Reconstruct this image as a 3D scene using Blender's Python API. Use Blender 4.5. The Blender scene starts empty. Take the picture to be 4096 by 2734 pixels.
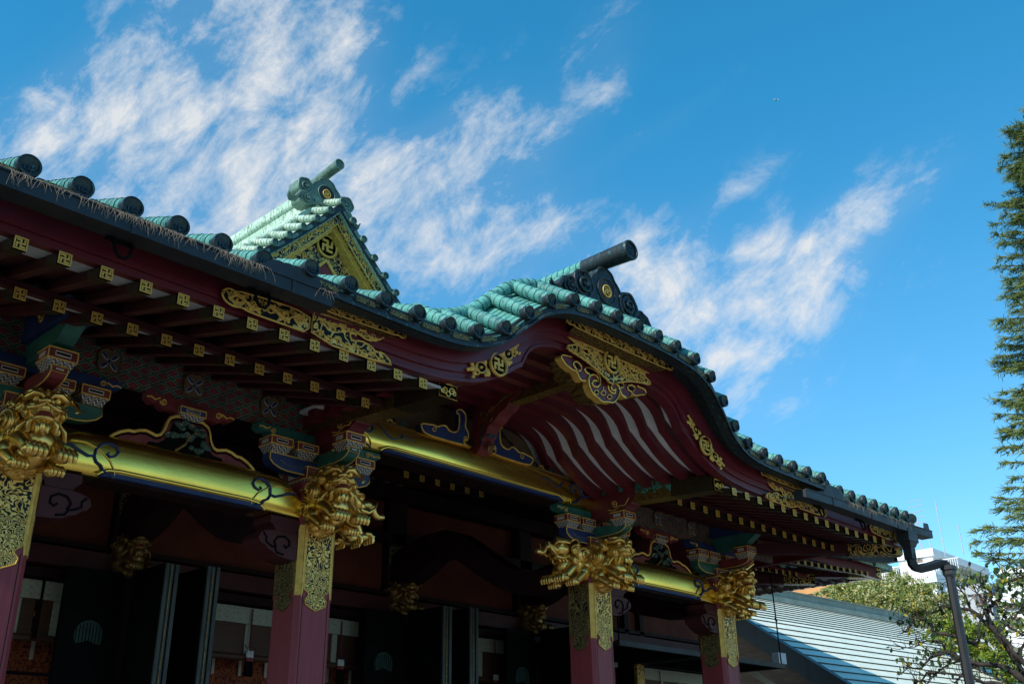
import bpy, math, random
import numpy as np
from mathutils import Vector, Matrix
random.seed(7)
R = math.radians
scene = bpy.context.scene
COL = scene.collection

# ------------------------------------------------------------ camera
YAW, PITCH, ROLL, FPX = R(46.85), R(23.87), R(-0.735), 4060.0
fw = Vector((math.sin(YAW)*math.cos(PITCH), math.cos(YAW)*math.cos(PITCH), math.sin(PITCH)))
rt0 = fw.cross(Vector((0, 0, 1))).normalized(); up0 = rt0.cross(fw)
rt = math.cos(ROLL)*rt0 + math.sin(ROLL)*up0
up = -math.sin(ROLL)*rt0 + math.cos(ROLL)*up0
cam = bpy.data.cameras.new('camera'); co = bpy.data.objects.new('camera', cam); COL.objects.link(co)
m = Matrix.Identity(4)
for i in range(3):
    m[i][0] = rt[i]; m[i][1] = up[i]; m[i][2] = -fw[i]
co.matrix_world = m
cam.sensor_fit = 'HORIZONTAL'; cam.sensor_width = 36.0; cam.lens = 36.0*FPX/4096.0
cam.clip_start = 0.05; cam.clip_end = 4000
scene.camera = co
def ray(x, y):
    """direction through a point of the 4096x2734 photograph"""
    return ((x-2048)/FPX)*rt + (-(y-1367)/FPX)*up + fw
def at(x, y, dist): return ray(x, y).normalized()*dist
def atY(x, y, Y):
    d = ray(x, y); return d*(Y/d.y)
def atX(x, y, X):
    d = ray(x, y); return d*(X/d.x)

# ------------------------------------------------------------ sun, sky
SUN_EL, SUN_AZ = R(40), R(-92)          # azimuth measured from +Y towards +X
sd = Vector((math.sin(SUN_AZ)*math.cos(SUN_EL), math.cos(SUN_AZ)*math.cos(SUN_EL), math.sin(SUN_EL)))
sl = bpy.data.lights.new('sun', 'SUN'); sl.energy = 4.0; sl.angle = R(0.5); sl.color = (1, .93, .82)
so = bpy.data.objects.new('sun', sl); COL.objects.link(so)
so.rotation_euler = sd.to_track_quat('Z', 'Y').to_euler()
w = bpy.data.worlds.new('World'); scene.world = w; w.use_nodes = True
nt = w.node_tree; N = nt.nodes; L = nt.links
N.clear()
out = N.new('ShaderNodeOutputWorld'); bg = N.new('ShaderNodeBackground'); L.new(bg.outputs[0], out.inputs[0])
sky = N.new('ShaderNodeTexSky'); sky.sky_type = 'NISHITA'; sky.sun_disc = False
sky.sun_elevation = SUN_EL; sky.sun_rotation = SUN_AZ; sky.altitude = 0; sky.air_density = 1.0; sky.dust_density = .4; sky.ozone_density = 2.2
bg.inputs[1].default_value = 0.14
def wmath(op, a, b=None, c=None, clamp=False):
    n = N.new('ShaderNodeMath'); n.operation = op; n.use_clamp = clamp
    for i, v in enumerate((a, b, c)):
        if v is None: continue
        if isinstance(v, (int, float)): n.inputs[i].default_value = v
        else: L.new(v, n.inputs[i])
    return n.outputs[0]
def wdot(v, vec):
    n = N.new('ShaderNodeVectorMath'); n.operation = 'DOT_PRODUCT'; L.new(v, n.inputs[0]); n.inputs[1].default_value = vec
    return n.outputs['Value']
tc = N.new('ShaderNodeTexCoord'); D = tc.outputs['Generated']
# cloud sheet: directions flattened on a tangent plane of the sky around a fixed heading
dz = wmath('MAXIMUM', wdot(D, tuple(fw)), 0.05)
cx = wmath('DIVIDE', wdot(D, tuple(rt)), dz); cy = wmath('DIVIDE', wdot(D, tuple(up)), dz)
def blob(px, py, sx, sy, ang, amp):
    X0, Y0 = (px*1.7437-2048)/FPX, -(py*1.7437-1367)/FPX
    sx *= 1.15*1.7437/FPX; sy *= 1.3*1.7437/FPX; a = R(ang); c, s = math.cos(a), math.sin(a)
    dx = wmath('SUBTRACT', cx, X0); dy = wmath('SUBTRACT', cy, Y0)
    u = wmath('MULTIPLY_ADD', dx, c/sx, wmath('MULTIPLY', dy, s/sx))
    v = wmath('MULTIPLY_ADD', dx, -s/sy, wmath('MULTIPLY', dy, c/sy))
    r2 = wmath('ADD', wmath('MULTIPLY', u, u), wmath('MULTIPLY', v, v))
    return wmath('MULTIPLY', wmath('POWER', 2.718, wmath('MULTIPLY', r2, -1.0)), amp)
blobs = [(560, 130, 180, 170, 65, 1.0), (700, 60, 130, 100, 60, .7), (520, 400, 230, 150, 40, 1.15), (640, 270, 230, 120, 50, .85), (230, 250, 260, 130, 40, .62), (120, 330, 200, 110, 30, .5), (430, 480, 200, 110, 20, .7),
         (930, 440, 110, 70, 25, .85), (1120, 370, 220, 80, 28, .8), (1020, 300, 200, 60, 40, .4), (1160, 570, 190, 80, 20, .8), (1500, 660, 150, 90, 30, .55),
         (1780, 690, 330, 60, 38, .62), (1880, 560, 260, 60, 40, .55), (1650, 800, 320, 120, 20, .62), (1500, 640, 150, 110, 30, .5), (1980, 500, 200, 30, 30, .4), (1750, 560, 120, 40, 70, .4), (1390, 90, 110, 65, 50, .4), (1720, 410, 110, 25, 32, .4), (1750, 960, 160, 60, 20, .35),
         (960, 160, 110, 22, 55, .3), (1520, 290, 200, 22, 32, .25), (900, 560, 260, 120, 15, .55), (1400, 200, 80, 30, 55, .25), (380, 560, 160, 90, 20, .5)]
tot = None
for b in blobs:
    o = blob(*b); tot = o if tot is None else wmath('ADD', tot, o)
cxyz = N.new('ShaderNodeCombineXYZ'); L.new(cx, cxyz.inputs[0]); L.new(cy, cxyz.inputs[1])
mp0 = N.new('ShaderNodeMapping'); mp0.inputs['Rotation'].default_value = (0, 0, R(-44)); L.new(cxyz.outputs[0], mp0.inputs[0])
mp = N.new('ShaderNodeMapping'); mp.inputs['Scale'].default_value = (.9, 2.1, 1); L.new(mp0.outputs[0], mp.inputs[0])
mpi = N.new('ShaderNodeMapping'); mpi.inputs['Scale'].default_value = (.95, 1.25, 1); L.new(mp0.outputs[0], mpi.inputs[0])
n1 = N.new('ShaderNodeTexNoise'); n1.inputs['Scale'].default_value = 10.5; n1.inputs['Detail'].default_value = 9; n1.inputs['Roughness'].default_value = .66; n1.inputs['Distortion'].default_value = .35; L.new(mpi.outputs[0], n1.inputs[0])
n2 = N.new('ShaderNodeTexNoise'); n2.inputs['Scale'].default_value = 17; n2.inputs['Detail'].default_value = 7; n2.inputs['Roughness'].default_value = .68; n2.inputs['Distortion'].default_value = .35; L.new(mp.outputs[0], n2.inputs[0])
nz = wmath('ADD', wmath('MULTIPLY', n1.outputs['Fac'], .72), wmath('MULTIPLY', n2.outputs['Fac'], .36))
t1 = wmath('MINIMUM', tot, 1.15)
dens = wmath('POWER', wmath('ADD', wmath('MULTIPLY', t1, .74), wmath('MULTIPLY_ADD', nz, 4.2, -2.52), clamp=True), 1.25)
dens = wmath('MAXIMUM', dens, wmath('MULTIPLY', wmath('MULTIPLY', t1, n1.outputs['Fac']), .22))
dens = wmath('MULTIPLY', dens, wmath('MULTIPLY', tot, 1.7, clamp=True), clamp=True)
hs = N.new('ShaderNodeHueSaturation'); hs.inputs['Saturation'].default_value = 1.12; L.new(sky.outputs[0], hs.inputs['Color'])
tint = N.new('ShaderNodeMix'); tint.data_type = 'RGBA'; tint.blend_type = 'MULTIPLY'; tint.inputs['Factor'].default_value = 1; L.new(hs.outputs[0], tint.inputs['A']); 
elev = wdot(D, (0, 0, 1)); ef = wmath('MULTIPLY', elev, 1.65, clamp=True)
tm = N.new('ShaderNodeMix'); tm.data_type = 'RGBA'; L.new(ef, tm.inputs['Factor']); tm.inputs['A'].default_value = (.86, .97, 1.0, 1); tm.inputs['B'].default_value = (.26, 1.16, 1.20, 1); L.new(tm.outputs['Result'], tint.inputs['B'])
mx = N.new('ShaderNodeMix'); mx.data_type = 'RGBA'; L.new(wmath('MULTIPLY', dens, .84), mx.inputs['Factor']); L.new(tint.outputs['Result'], mx.inputs['A']); mx.inputs['B'].default_value = (4.6, 4.55, 4.45, 1)
L.new(mx.outputs['Result'], bg.inputs[0])
w.cycles.sampling_method = 'MANUAL'; w.cycles.sample_map_resolution = 1024
scene.view_settings.view_transform = 'Standard'; scene.view_settings.look = 'None'; scene.view_settings.exposure = 0.45; scene.view_settings.gamma = 1
scene.cycles.max_bounces = 6; scene.cycles.diffuse_bounces = 3; scene.cycles.glossy_bounces = 3; scene.cycles.transparent_max_bounces = 6
scene.cycles.use_denoising = True

# ------------------------------------------------------------ mesh builder
class MB:
    def __init__(s): s.v = []; s.f = []; s.m = []; s.s = []
    def add(s, vs, fs, mi=0, sm=False):
        o = len(s.v); s.v += [tuple(p) for p in vs]
        for f in fs: s.f.append(tuple(i+o for i in f)); s.m.append(mi); s.s.append(sm)
        return s
    def box(s, x0, x1, y0, y1, z0, z1, mi=0):
        return s.add([(x0,y0,z0),(x1,y0,z0),(x1,y1,z0),(x0,y1,z0),(x0,y0,z1),(x1,y0,z1),(x1,y1,z1),(x0,y1,z1)],
              [(3,2,1,0),(4,5,6,7),(0,1,5,4),(1,2,6,5),(2,3,7,6),(3,0,4,7)], mi)
    def frustum(s, cx, cy, z0, z1, a0, b0, a1, b1, mi=0):
        v = []
        for z, a, b in ((z0, a0, b0), (z1, a1, b1)): v += [(cx-a,cy-b,z),(cx+a,cy-b,z),(cx+a,cy+b,z),(cx-a,cy+b,z)]
        return s.add(v, [(3,2,1,0),(4,5,6,7),(0,1,5,4),(1,2,6,5),(2,3,7,6),(3,0,4,7)], mi)
    def prism(s, pts, a, b, mi=0, plane='xz', side=None, sm=False):
        f = {'xz': lambda p, t: (p[0], t, p[1]), 'yz': lambda p, t: (t, p[0], p[1]), 'xy': lambda p, t: (p[0], p[1], t)}[plane]
        n = len(pts)
        s.add([f(p, a) for p in pts]+[f(p, b) for p in pts], [tuple(range(n)), tuple(range(2*n-1, n-1, -1))], mi)
        s.add([f(p, a) for p in pts]+[f(p, b) for p in pts], [(i, i+n, (i+1) % n+n, (i+1) % n) for i in range(n)], mi if side is None else side, sm)
        return s
    def band(s, top, bot, y0, y1, mi=0):
        """solid strip between two polylines of the same length in the XZ plane; y may vary along it"""
        n = len(top); g = lambda y, i: y[i] if hasattr(y, '__len__') else y
        v = []
        for i in range(n):
            (xt, zt), (xb, zb) = top[i], bot[i]
            v += [(xt, g(y0,i), zt), (xb, g(y0,i), zb), (xb, g(y1,i), zb), (xt, g(y1,i), zt)]
        fs = []
        for i in range(n-1):
            o = 4*i
            for k in range(4): fs.append((o+k, o+(k+1) % 4, o+4+(k+1) % 4, o+4+k))
        fs += [(3,2,1,0), tuple(4*(n-1)+k for k in range(4))]
        return s.add(v, fs, mi)
    def tube(s, path, r, n=8, mi=0, cap=True, sm=True, flat=1.0, nrm=None):
        P = [Vector(p) for p in path]; k = len(P)
        rr = r if hasattr(r, '__len__') else [r]*k
        vs = []; T0 = None; U = None
        for i in range(k):
            t = (P[min(i+1, k-1)]-P[max(i-1, 0)])
            if t.length < 1e-9: t = Vector((0, 0, 1))
            t.normalize()
            if nrm is not None:
                A = Vector(nrm); U = (A - t*A.dot(t)); U = U.normalized() if U.length > 1e-6 else t.orthogonal().normalized()
            elif U is None:
                A = Vector((0, 0, 1)) if abs(t.z) < .9 else Vector((1, 0, 0)); U = (A-t*A.dot(t)).normalized()
            else:
                U = U-t*U.dot(t); U = U.normalized() if U.length > 1e-6 else t.orthogonal().normalized()
            V = t.cross(U)
            for j in range(n):
                a = 2*math.pi*j/n; q = P[i]+U*(rr[i]*flat*math.cos(a))+V*(rr[i]*math.sin(a)); vs.append(q)
        fs = [(i*n+j, i*n+(j+1) % n, (i+1)*n+(j+1) % n, (i+1)*n+j) for i in range(k-1) for j in range(n)]
        s.add(vs, fs, mi, sm)
        if cap:
            s.add(vs[:n], [tuple(range(n-1, -1, -1))], mi); s.add(vs[-n:], [tuple(range(n))], mi)
        return s
    def lathe(s, prof, c, axis='y', n=24, mi=0, sm=False):
        vs = []
        for r, t in prof:
            for j in range(n):
                a = 2*math.pi*j/n; p = (r*math.cos(a), t, r*math.sin(a)) if axis == 'y' else ((r*math.cos(a), r*math.sin(a), t) if axis == 'z' else (t, r*math.cos(a), r*math.sin(a)))
                vs.append((p[0]+c[0], p[1]+c[1], p[2]+c[2]))
        k = len(prof)
        s.add(vs, [(i*n+j, i*n+(j+1) % n, (i+1)*n+(j+1) % n, (i+1)*n+j) for i in range(k-1) for j in range(n)], mi, sm)
        if prof[0][0] > 1e-6: s.add(vs[:n], [tuple(range(n-1, -1, -1))], mi)
        if prof[-1][0] > 1e-6: s.add(vs[-n:], [tuple(range(n))], mi)
        return s
    def ell(s, c, r, rot=None, n=14, m_=9, mi=0):
        vs = []; M3 = rot.to_matrix() if rot is not None else Matrix.Identity(3)
        for i in range(m_+1):
            th = math.pi*i/m_
            for j in range(n):
                a = 2*math.pi*j/n
                p = M3 @ Vector((r[0]*math.sin(th)*math.cos(a), r[1]*math.sin(th)*math.sin(a), r[2]*math.cos(th)))
                vs.append((p[0]+c[0], p[1]+c[1], p[2]+c[2]))
        return s.add(vs, [(i*n+j, (i+1)*n+j, (i+1)*n+(j+1) % n, i*n+(j+1) % n) for i in range(m_) for j in range(n)], mi, True)
    def manji(s, cx, cz, h, y0, y1, mi=0, gap=0.0):
        """the eave emblem, half size h, drawn in the XZ plane, as nine strokes"""
        c = 2*h/5
        g = lambda i: cx-h+c*i
        k = lambda i: cz-h+c*i
        for a, b, d, e in ((2,3,0,5), (0,2,2,3), (3,5,2,3), (0,2,4,5), (4,5,3,5), (3,5,0,1), (0,1,0,2)):
            s.box(g(a), g(b), y0, y1, k(d), k(e), mi)
        return s
    def build(s, name, mats, parent=None, loc=None, base=None):
        me = bpy.data.meshes.new(name)
        me.from_pydata(s.v, [], s.f)
        if not isinstance(mats, (list, tuple)): mats = [mats]
        for a in mats: me.materials.append(a)
        me.polygons.foreach_set('material_index', s.m); me.polygons.foreach_set('use_smooth', s.s)
        me.update()
        o = bpy.data.objects.new(name, me); COL.objects.link(o)
        if parent is not None: o.parent = parent
        if loc is not None: o.location = loc
        return o
def tag(o, label=None, cat=None, group=None, kind=None):
    for k, v in (('label', label), ('category', cat), ('group', group), ('kind', kind)):
        if v: o[k] = v
    return o
def empty(name, loc=(0,0,0), parent=None):
    o = bpy.data.objects.new(name, None); COL.objects.link(o); o.location = loc; o.empty_display_size = .1
    if parent is not None: o.parent = parent
    return o
def dup(o, loc, parent=None, rz=None):
    c = o.copy(); COL.objects.link(c); c.location = loc
    if parent is not None: c.parent = parent
    if rz is not None: c.rotation_euler = (0, 0, rz)
    for ch in o.children:
        d = ch.copy(); COL.objects.link(d); d.parent = c
        for g in ch.children:
            e = g.copy(); COL.objects.link(e); e.parent = d
    return c

# ------------------------------------------------------------ materials
def new_mat(name):
    mt = bpy.data.materials.new(name); mt.use_nodes = True; t = mt.node_tree; t.nodes.clear()
    o = t.nodes.new('ShaderNodeOutputMaterial'); b = t.nodes.new('ShaderNodeBsdfPrincipled'); t.links.new(b.outputs[0], o.inputs[0])
    return mt, t, b
class G:
    """small node helper"""
    def __init__(s, t): s.t = t
    def n(s, ty, **k):
        x = s.t.nodes.new(ty)
        for a, v in k.items(): setattr(x, a, v)
        return x
    def set(s, inp, v):
        if hasattr(v, 'is_linked') or hasattr(v, 'links'): s.t.links.new(v, inp)
        else: inp.default_value = v
    def math(s, op, a, b=None, clamp=False):
        x = s.n('ShaderNodeMath', operation=op); x.use_clamp = clamp; s.set(x.inputs[0], a)
        if b is not None: s.set(x.inputs[1], b)
        return x.outputs[0]
    def mix(s, f, a, b):
        x = s.n('ShaderNodeMix', data_type='RGBA'); s.set(x.inputs['Factor'], f)
        for k, v in (('A', a), ('B', b)):
            if isinstance(v, tuple): v = (*v, 1) if len(v) == 3 else v
            s.set(x.inputs[k], v)
        return x.outputs['Result']
    def obj(s): return s.n('ShaderNodeTexCoord').outputs['Object']
    def map(s, v, sc=(1,1,1), rot=(0,0,0), loc=(0,0,0)):
        x = s.n('ShaderNodeMapping'); s.t.links.new(v, x.inputs[0]); x.inputs['Scale'].default_value = sc; x.inputs['Rotation'].default_value = rot; x.inputs['Location'].default_value = loc
        return x.outputs[0]
    def noise(s, v, sc, det=4, ro=.55, dist=0):
        x = s.n('ShaderNodeTexNoise'); s.t.links.new(v, x.inputs[0]); x.inputs['Scale'].default_value = sc; x.inputs['Detail'].default_value = det; x.inputs['Roughness'].default_value = ro; x.inputs['Distortion'].default_value = dist
        return x.outputs['Fac']
    def ramp(s, f, a, b, inv=False):
        x = s.n('ShaderNodeMapRange'); s.set(x.inputs[0], f); x.inputs[1].default_value = a; x.inputs[2].default_value = b
        if inv: x.inputs[3].default_value = 1; x.inputs[4].default_value = 0
        return x.outputs[0]
    def bump(s, h, st, dist, b):
        x = s.n('ShaderNodeBump'); x.inputs['Strength'].default_value = st; x.inputs['Distance'].default_value = dist; s.t.links.new(h, x.inputs['Height']); s.t.links.new(x.outputs[0], b.inputs['Normal'])
def plain(name, c1, c2=None, rough=.6, metal=0, sc=8, det=5, bump=.15, bd=.004, lo=.35, hi=.65, spec=.5, stretch=(1,1,1)):
    mt, t, b = new_mat(name); g = G(t); v = g.map(g.obj(), stretch)
    nf = g.noise(v, sc, det)
    c2 = c2 or tuple(x*.7 for x in c1)
    t.links.new(g.mix(g.ramp(nf, lo, hi), c1, c2), b.inputs['Base Color'])
    b.inputs['Roughness'].default_value = rough; b.inputs['Metallic'].default_value = metal; b.inputs['Specular IOR Level'].default_value = spec
    if bump: g.bump(g.noise(v, sc*4, 4), bump, bd, b)
    rr = g.math('MULTIPLY_ADD', nf, .2); t.nodes[-1].inputs[2].default_value = rough-.1; t.links.new(rr, b.inputs['Roughness'])
    return mt
M = {}
M['gold'] = plain('gold_leaf', (.93,.60,.15), (.78,.46,.10), .30, 1, 6, 5, .12, .003)
M['gold_carved'] = plain('gold_carved', (.95,.64,.20), (.72,.44,.12), .33, 1, 9, 3, .04, .001)
M['gold_beam'] = plain('gold_beam_leaf', (.96,.72,.15), (.80,.55,.10), .24, 1, 2.2, 8, .16, .006, lo=.3, hi=.75, stretch=(.6,1,1))
M['gold_old'] = plain('gold_paint', (.84,.52,.12), (.62,.36,.08), .45, .15, 20, 5, .1, .002, spec=.25)
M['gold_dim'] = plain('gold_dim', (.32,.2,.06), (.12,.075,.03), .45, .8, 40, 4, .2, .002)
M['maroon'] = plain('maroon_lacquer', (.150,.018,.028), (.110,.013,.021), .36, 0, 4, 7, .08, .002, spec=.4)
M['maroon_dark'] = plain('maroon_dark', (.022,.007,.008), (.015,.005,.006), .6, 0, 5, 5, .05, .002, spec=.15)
M['maroon_eave'] = plain('maroon_eave', (.070,.015,.018), (.055,.012,.014), .55, 0, 5, 5, .05, .002, spec=.25)  # maroon darkened for rafters and undersides: deep eave shade put into the colour
M['maroon_pillar'] = plain('maroon_pillar', (.27,.040,.052), (.22,.033,.044), .5, 0, 6, 6, .12, .002, stretch=(6,6,.5), spec=.35)
M['black'] = plain('black_lacquer', (.004,.004,.005), (.006,.006,.006), .6, 0, 9, 4, .05, .002, spec=.04)
M['plaster'] = plain('white_board', (.56,.55,.58), (.48,.47,.50), .8, 0, 4, 4, .08, .002)
M['white_board'] = plain('curved_white_board', (.84,.82,.86), (.74,.72,.76), .8, 0, 4, 4, .08, .002)
M['gutter'] = plain('gutter_paint', (.018,.021,.028), (.010,.012,.016), .55, .0, 6, 6, .15, .003)
M['blue'] = plain('blue_paint', (.012,.035,.14), (.008,.02,.09), .55, 0, 9, 5, .1, .002)
M['green'] = plain('green_paint', (.02,.13,.10), (.012,.08,.065), .6, 0, 9, 5, .1, .002)
M['red'] = plain('red_paint', (.20,.022,.025), (.13,.014,.018), .6, 0, 9, 5, .1, .002)
M['cream'] = plain('cream_paint', (.55,.50,.45), (.4,.36,.33), .7, 0, 20, 4, .05, .002)
M['brown_panel'] = plain('brown_panel', (.16,.10,.055), (.09,.055,.03), .7, 0, 3, 6, .1, .002)
M['door_green'] = plain('door_slats', (.014,.055,.048), (.01,.035,.03), .6)
def copper(name, lite, mid, dark, joint=None, rough=.55, amt=(.50,.66), metal=.25, drip=True):
    mt, t, b = new_mat(name); g = G(t); v = g.obj()
    oi = g.n('ShaderNodeObjectInfo'); rv = g.n('ShaderNodeVectorMath', operation='SCALE'); t.links.new(oi.outputs['Location'], rv.inputs[0]); rv.inputs['Scale'].default_value = 1.7
    ad = g.n('ShaderNodeVectorMath', operation='ADD'); t.links.new(v, ad.inputs[0]); t.links.new(rv.outputs[0], ad.inputs[1]); v = ad.outputs[0]
    a = g.noise(v, 3.0, 6, .6); c = g.noise(g.map(v, (1, 1, .35) if drip else (1,1,1)), 34, 7, .68)
    col = g.mix(g.ramp(a, .38, .62), lite, mid)
    col = g.mix(g.ramp(c, *amt), col, dark)
    t.links.new(col, b.inputs['Base Color']); b.inputs['Roughness'].default_value = rough; b.inputs['Metallic'].default_value = metal
    g.bump(g.noise(v, 30, 5), .25, .004, b)
    return mt
M['copper'] = copper('copper_patina', (.105,.36,.32), (.06,.22,.205), (.018,.05,.05), amt=(.50,.67), metal=0)
M['copper_pale'] = copper('copper_pale', (.48,.62,.50), (.33,.48,.38), (.05,.085,.07), amt=(.50,.66), metal=0)
M['copper_joint'] = copper('copper_joint', (.03,.07,.065), (.02,.045,.045), (.01,.02,.02), metal=0)
M['bronze'] = copper('bronze_dark', (.014,.025,.032), (.008,.013,.018), (.05,.19,.17), amt=(.56,.72), rough=.5, metal=.1)
M['bronze_pale'] = copper('bronze_weathered', (.16,.25,.20), (.08,.14,.115), (.02,.03,.028), amt=(.55,.72), rough=.5, metal=.1)
M['disc_face'] = copper('disc_face', (.010,.012,.014), (.02,.018,.016), (.10,.055,.02), amt=(.50,.70), rough=.55, metal=.1)
def arabesque(name, dark, sc, th=.5, gold=(.95,.60,.17), kind='scroll', metal=.45, rough=.36, top=None):
    """gilt tracery over a dark ground, made of the contour lines of a noise field"""
    mt, t, b = new_mat(name); g = G(t); v = g.obj()
    def lines(s2, k, wd):
        nf = g.noise(v, s2, 1.0, .4, .0)
        ph = g.math('MULTIPLY', nf, k); fr = g.math('FRACT', ph); tri = g.math('ABSOLUTE', g.math('SUBTRACT', fr, .5))
        return g.ramp(tri, wd, wd+.06)
    if kind == 'maze':
        f = lines(sc, 9, .20)
    else:
        f1 = lines(sc, 6, .30)
        vo = g.n('ShaderNodeTexVoronoi'); vo.feature = 'F1'; t.links.new(v, vo.inputs[0]); vo.inputs['Scale'].default_value = sc*2.6
        leaf = g.ramp(vo.outputs['Distance'], .30, .36, True)
        nf2 = g.noise(v, sc*1.1, 2); leaf = g.math('MULTIPLY', leaf, g.ramp(nf2, .42, .47))
        f = g.math('MAXIMUM', f1, leaf)
    if top:   # above a height the tracery is leafy, below it a fine maze
        vo = g.n('ShaderNodeTexVoronoi'); t.links.new(v, vo.inputs[0]); vo.inputs['Scale'].default_value = sc*1.1
        f1 = lines(sc*.7, 6, .27); leaf = g.ramp(vo.outputs['Distance'], .33, .40, True)
        sep = g.n('ShaderNodeSeparateXYZ'); t.links.new(v, sep.inputs[0])
        up_ = g.math('GREATER_THAN', sep.outputs['Z'], top)
        f = g.mix(up_, f, g.math('MAXIMUM', f1, leaf))
    n3 = g.noise(v, 18, 4); gc = g.mix(g.ramp(n3, .3, .7), gold, tuple(x*.62 for x in gold))
    t.links.new(g.mix(f, dark, gc), b.inputs['Base Color']); t.links.new(g.math('MULTIPLY', f, metal), b.inputs['Metallic']); b.inputs['Roughness'].default_value = rough; b.inputs['Specular IOR Level'].default_value = .15
    g.bump(f, .6, .004, b)
    return mt
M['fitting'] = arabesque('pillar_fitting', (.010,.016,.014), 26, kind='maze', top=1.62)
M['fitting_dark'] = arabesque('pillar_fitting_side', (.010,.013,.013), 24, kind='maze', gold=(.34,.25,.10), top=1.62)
M['tracery'] = arabesque('gilt_tracery', (.008,.012,.014), 9)
M['tracery_blue'] = arabesque('gilt_tracery_blue', (.008,.015,.04), 13)
M['tracery_wood'] = arabesque('soffit_tracery', (.05,.03,.012), 16, gold=(.30,.19,.06), metal=.5)
M['rafter_mesh'] = arabesque('rafter_sleeve', (.018,.013,.010), 40, gold=(.12,.08,.03), metal=.6, kind='maze')
M['plaque'] = arabesque('plaque_relief', (.03,.025,.02), 26, gold=(.42,.27,.09), metal=.6, kind='maze')
def lattice(name):
    """painted lozenge lattice: green bands, red lozenges, small flowers, gold outlines"""
    mt, t, b = new_mat(name); g = G(t)
    sep = g.n('ShaderNodeSeparateXYZ'); t.links.new(g.obj(), sep.inputs[0])
    x = g.math('DIVIDE', sep.outputs['X'], .145); z = g.math('DIVIDE', sep.outputs['Z'], .088)
    p = g.math('FRACT', g.math('ADD', x, z)); q = g.math('FRACT', g.math('SUBTRACT', x, z))
    ap = g.math('ABSOLUTE', g.math('SUBTRACT', p, .5)); aq = g.math('ABSOLUTE', g.math('SUBTRACT', q, .5))
    mxx = g.math('MAXIMUM', ap, aq)
    rr = g.math('ADD', g.math('MULTIPLY', ap, ap), g.math('MULTIPLY', aq, aq))
    c = g.mix(g.math('GREATER_THAN', mxx, .36), (.17,.018,.022), (.016,.10,.075))
    ln = g.math('LESS_THAN', g.math('ABSOLUTE', g.math('SUBTRACT', mxx, .355)), .022)
    c = g.mix(ln, c, (.42,.30,.17))
    c = g.mix(g.math('LESS_THAN', rr, .035), c, (.26,.04,.05)); c = g.mix(g.math('LESS_THAN', rr, .004), c, (.02,.03,.09))
    nf = g.noise(g.obj(), 12, 5); c = g.mix(g.ramp(nf, .35, .8), c, (.03,.02,.02))
    t.links.new(c, b.inputs['Base Color']); b.inputs['Roughness'].default_value = .7
    return mt
M['lattice'] = lattice('painted_lattice')
def petals(name):
    mt, t, b = new_mat(name); g = G(t)
    sep = g.n('ShaderNodeSeparateXYZ'); t.links.new(g.obj(), sep.inputs[0])
    h = g.math('ADD', sep.outputs['X'], sep.outputs['Y'])
    fr = g.math('ABSOLUTE', g.math('SUBTRACT', g.math('FRACT', g.math('DIVIDE', h, .052)), .5))
    zz = g.math('ADD', g.math('MULTIPLY', sep.outputs['Z'], 22), fr)
    f2 = g.math('FRACT', g.math('MULTIPLY', zz, 2.0))
    c = g.mix(g.math('GREATER_THAN', f2, .30), (.62,.55,.45), (.16,.02,.025))
    c = g.mix(g.math('GREATER_THAN', f2, .62), c, (.02,.15,.12)); c = g.mix(g.math('GREATER_THAN', f2, .85), c, (.015,.04,.15))
    t.links.new(c, b.inputs['Base Color']); b.inputs['Roughness'].default_value = .65
    return mt
M['petals'] = petals('painted_petals')
M['wall_brown'] = plain('wall_lacquer', (.15,.045,.03), (.11,.03,.022), .7, 0, 3, 4, .05, .002, spec=.1)
M['door_edge'] = plain('door_edge', (.06,.075,.075), (.03,.04,.04), .5, 0, 8, 5, .1, .002, stretch=(4,4,.5))
M['white_paint'] = plain('white_paint', (.75,.76,.78), (.6,.6,.62), .6)
M['bamboo'] = plain('bamboo', (.09,.035,.018), (.05,.02,.012), .6, 0, 6, 3, .2, .002, stretch=(.4,1,40))
M['cord'] = plain('cord', (.14,.03,.05), (.1,.02,.04), .8)
M['orange_brocade'] = arabesque('orange_brocade', (.30,.085,.035), 11, gold=(.16,.035,.03), metal=0, rough=.8)
def brocade_mat():
    mt, t, b = new_mat('valance_brocade'); g = G(t); sep = g.n('ShaderNodeSeparateXYZ'); t.links.new(g.obj(), sep.inputs[0])
    fx = g.math('SUBTRACT', g.math('FRACT', g.math('DIVIDE', sep.outputs['X'], .085)), .5); fz = g.math('SUBTRACT', g.math('FRACT', g.math('DIVIDE', sep.outputs['Z'], .06)), .5)
    d = g.math('ADD', g.math('ABSOLUTE', fx), g.math('ABSOLUTE', fz))
    c = g.mix(g.math('LESS_THAN', d, .16), (.42,.44,.36), (.30,.17,.07))
    c = g.mix(g.ramp(g.noise(g.obj(), 60, 3), .4, .6), c, (.30,.33,.28)); t.links.new(c, b.inputs['Base Color']); b.inputs['Roughness'].default_value = .8
    return mt
M['brocade'] = brocade_mat()
M['leaf_paint'] = plain('leaf_paint', (.06,.26,.20), (.04,.18,.14), .6)
M['pine'] = plain('pine_paint', (.035,.085,.07), (.015,.035,.03), .6)
M['copper_roof'] = copper('copper_roof', (.80,.82,.72), (.66,.73,.64), (.36,.43,.38), amt=(.50,.78), rough=.45, metal=0, drip=False)
M['copper_grey'] = copper('copper_grey', (.22,.27,.24), (.16,.20,.18), (.07,.09,.08), amt=(.5,.7), metal=0)
M['wood'] = plain('brown_wood', (.20,.085,.035), (.12,.05,.022), .6, 0, 3, 6, .2, .004, stretch=(8,.6,8))
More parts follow.
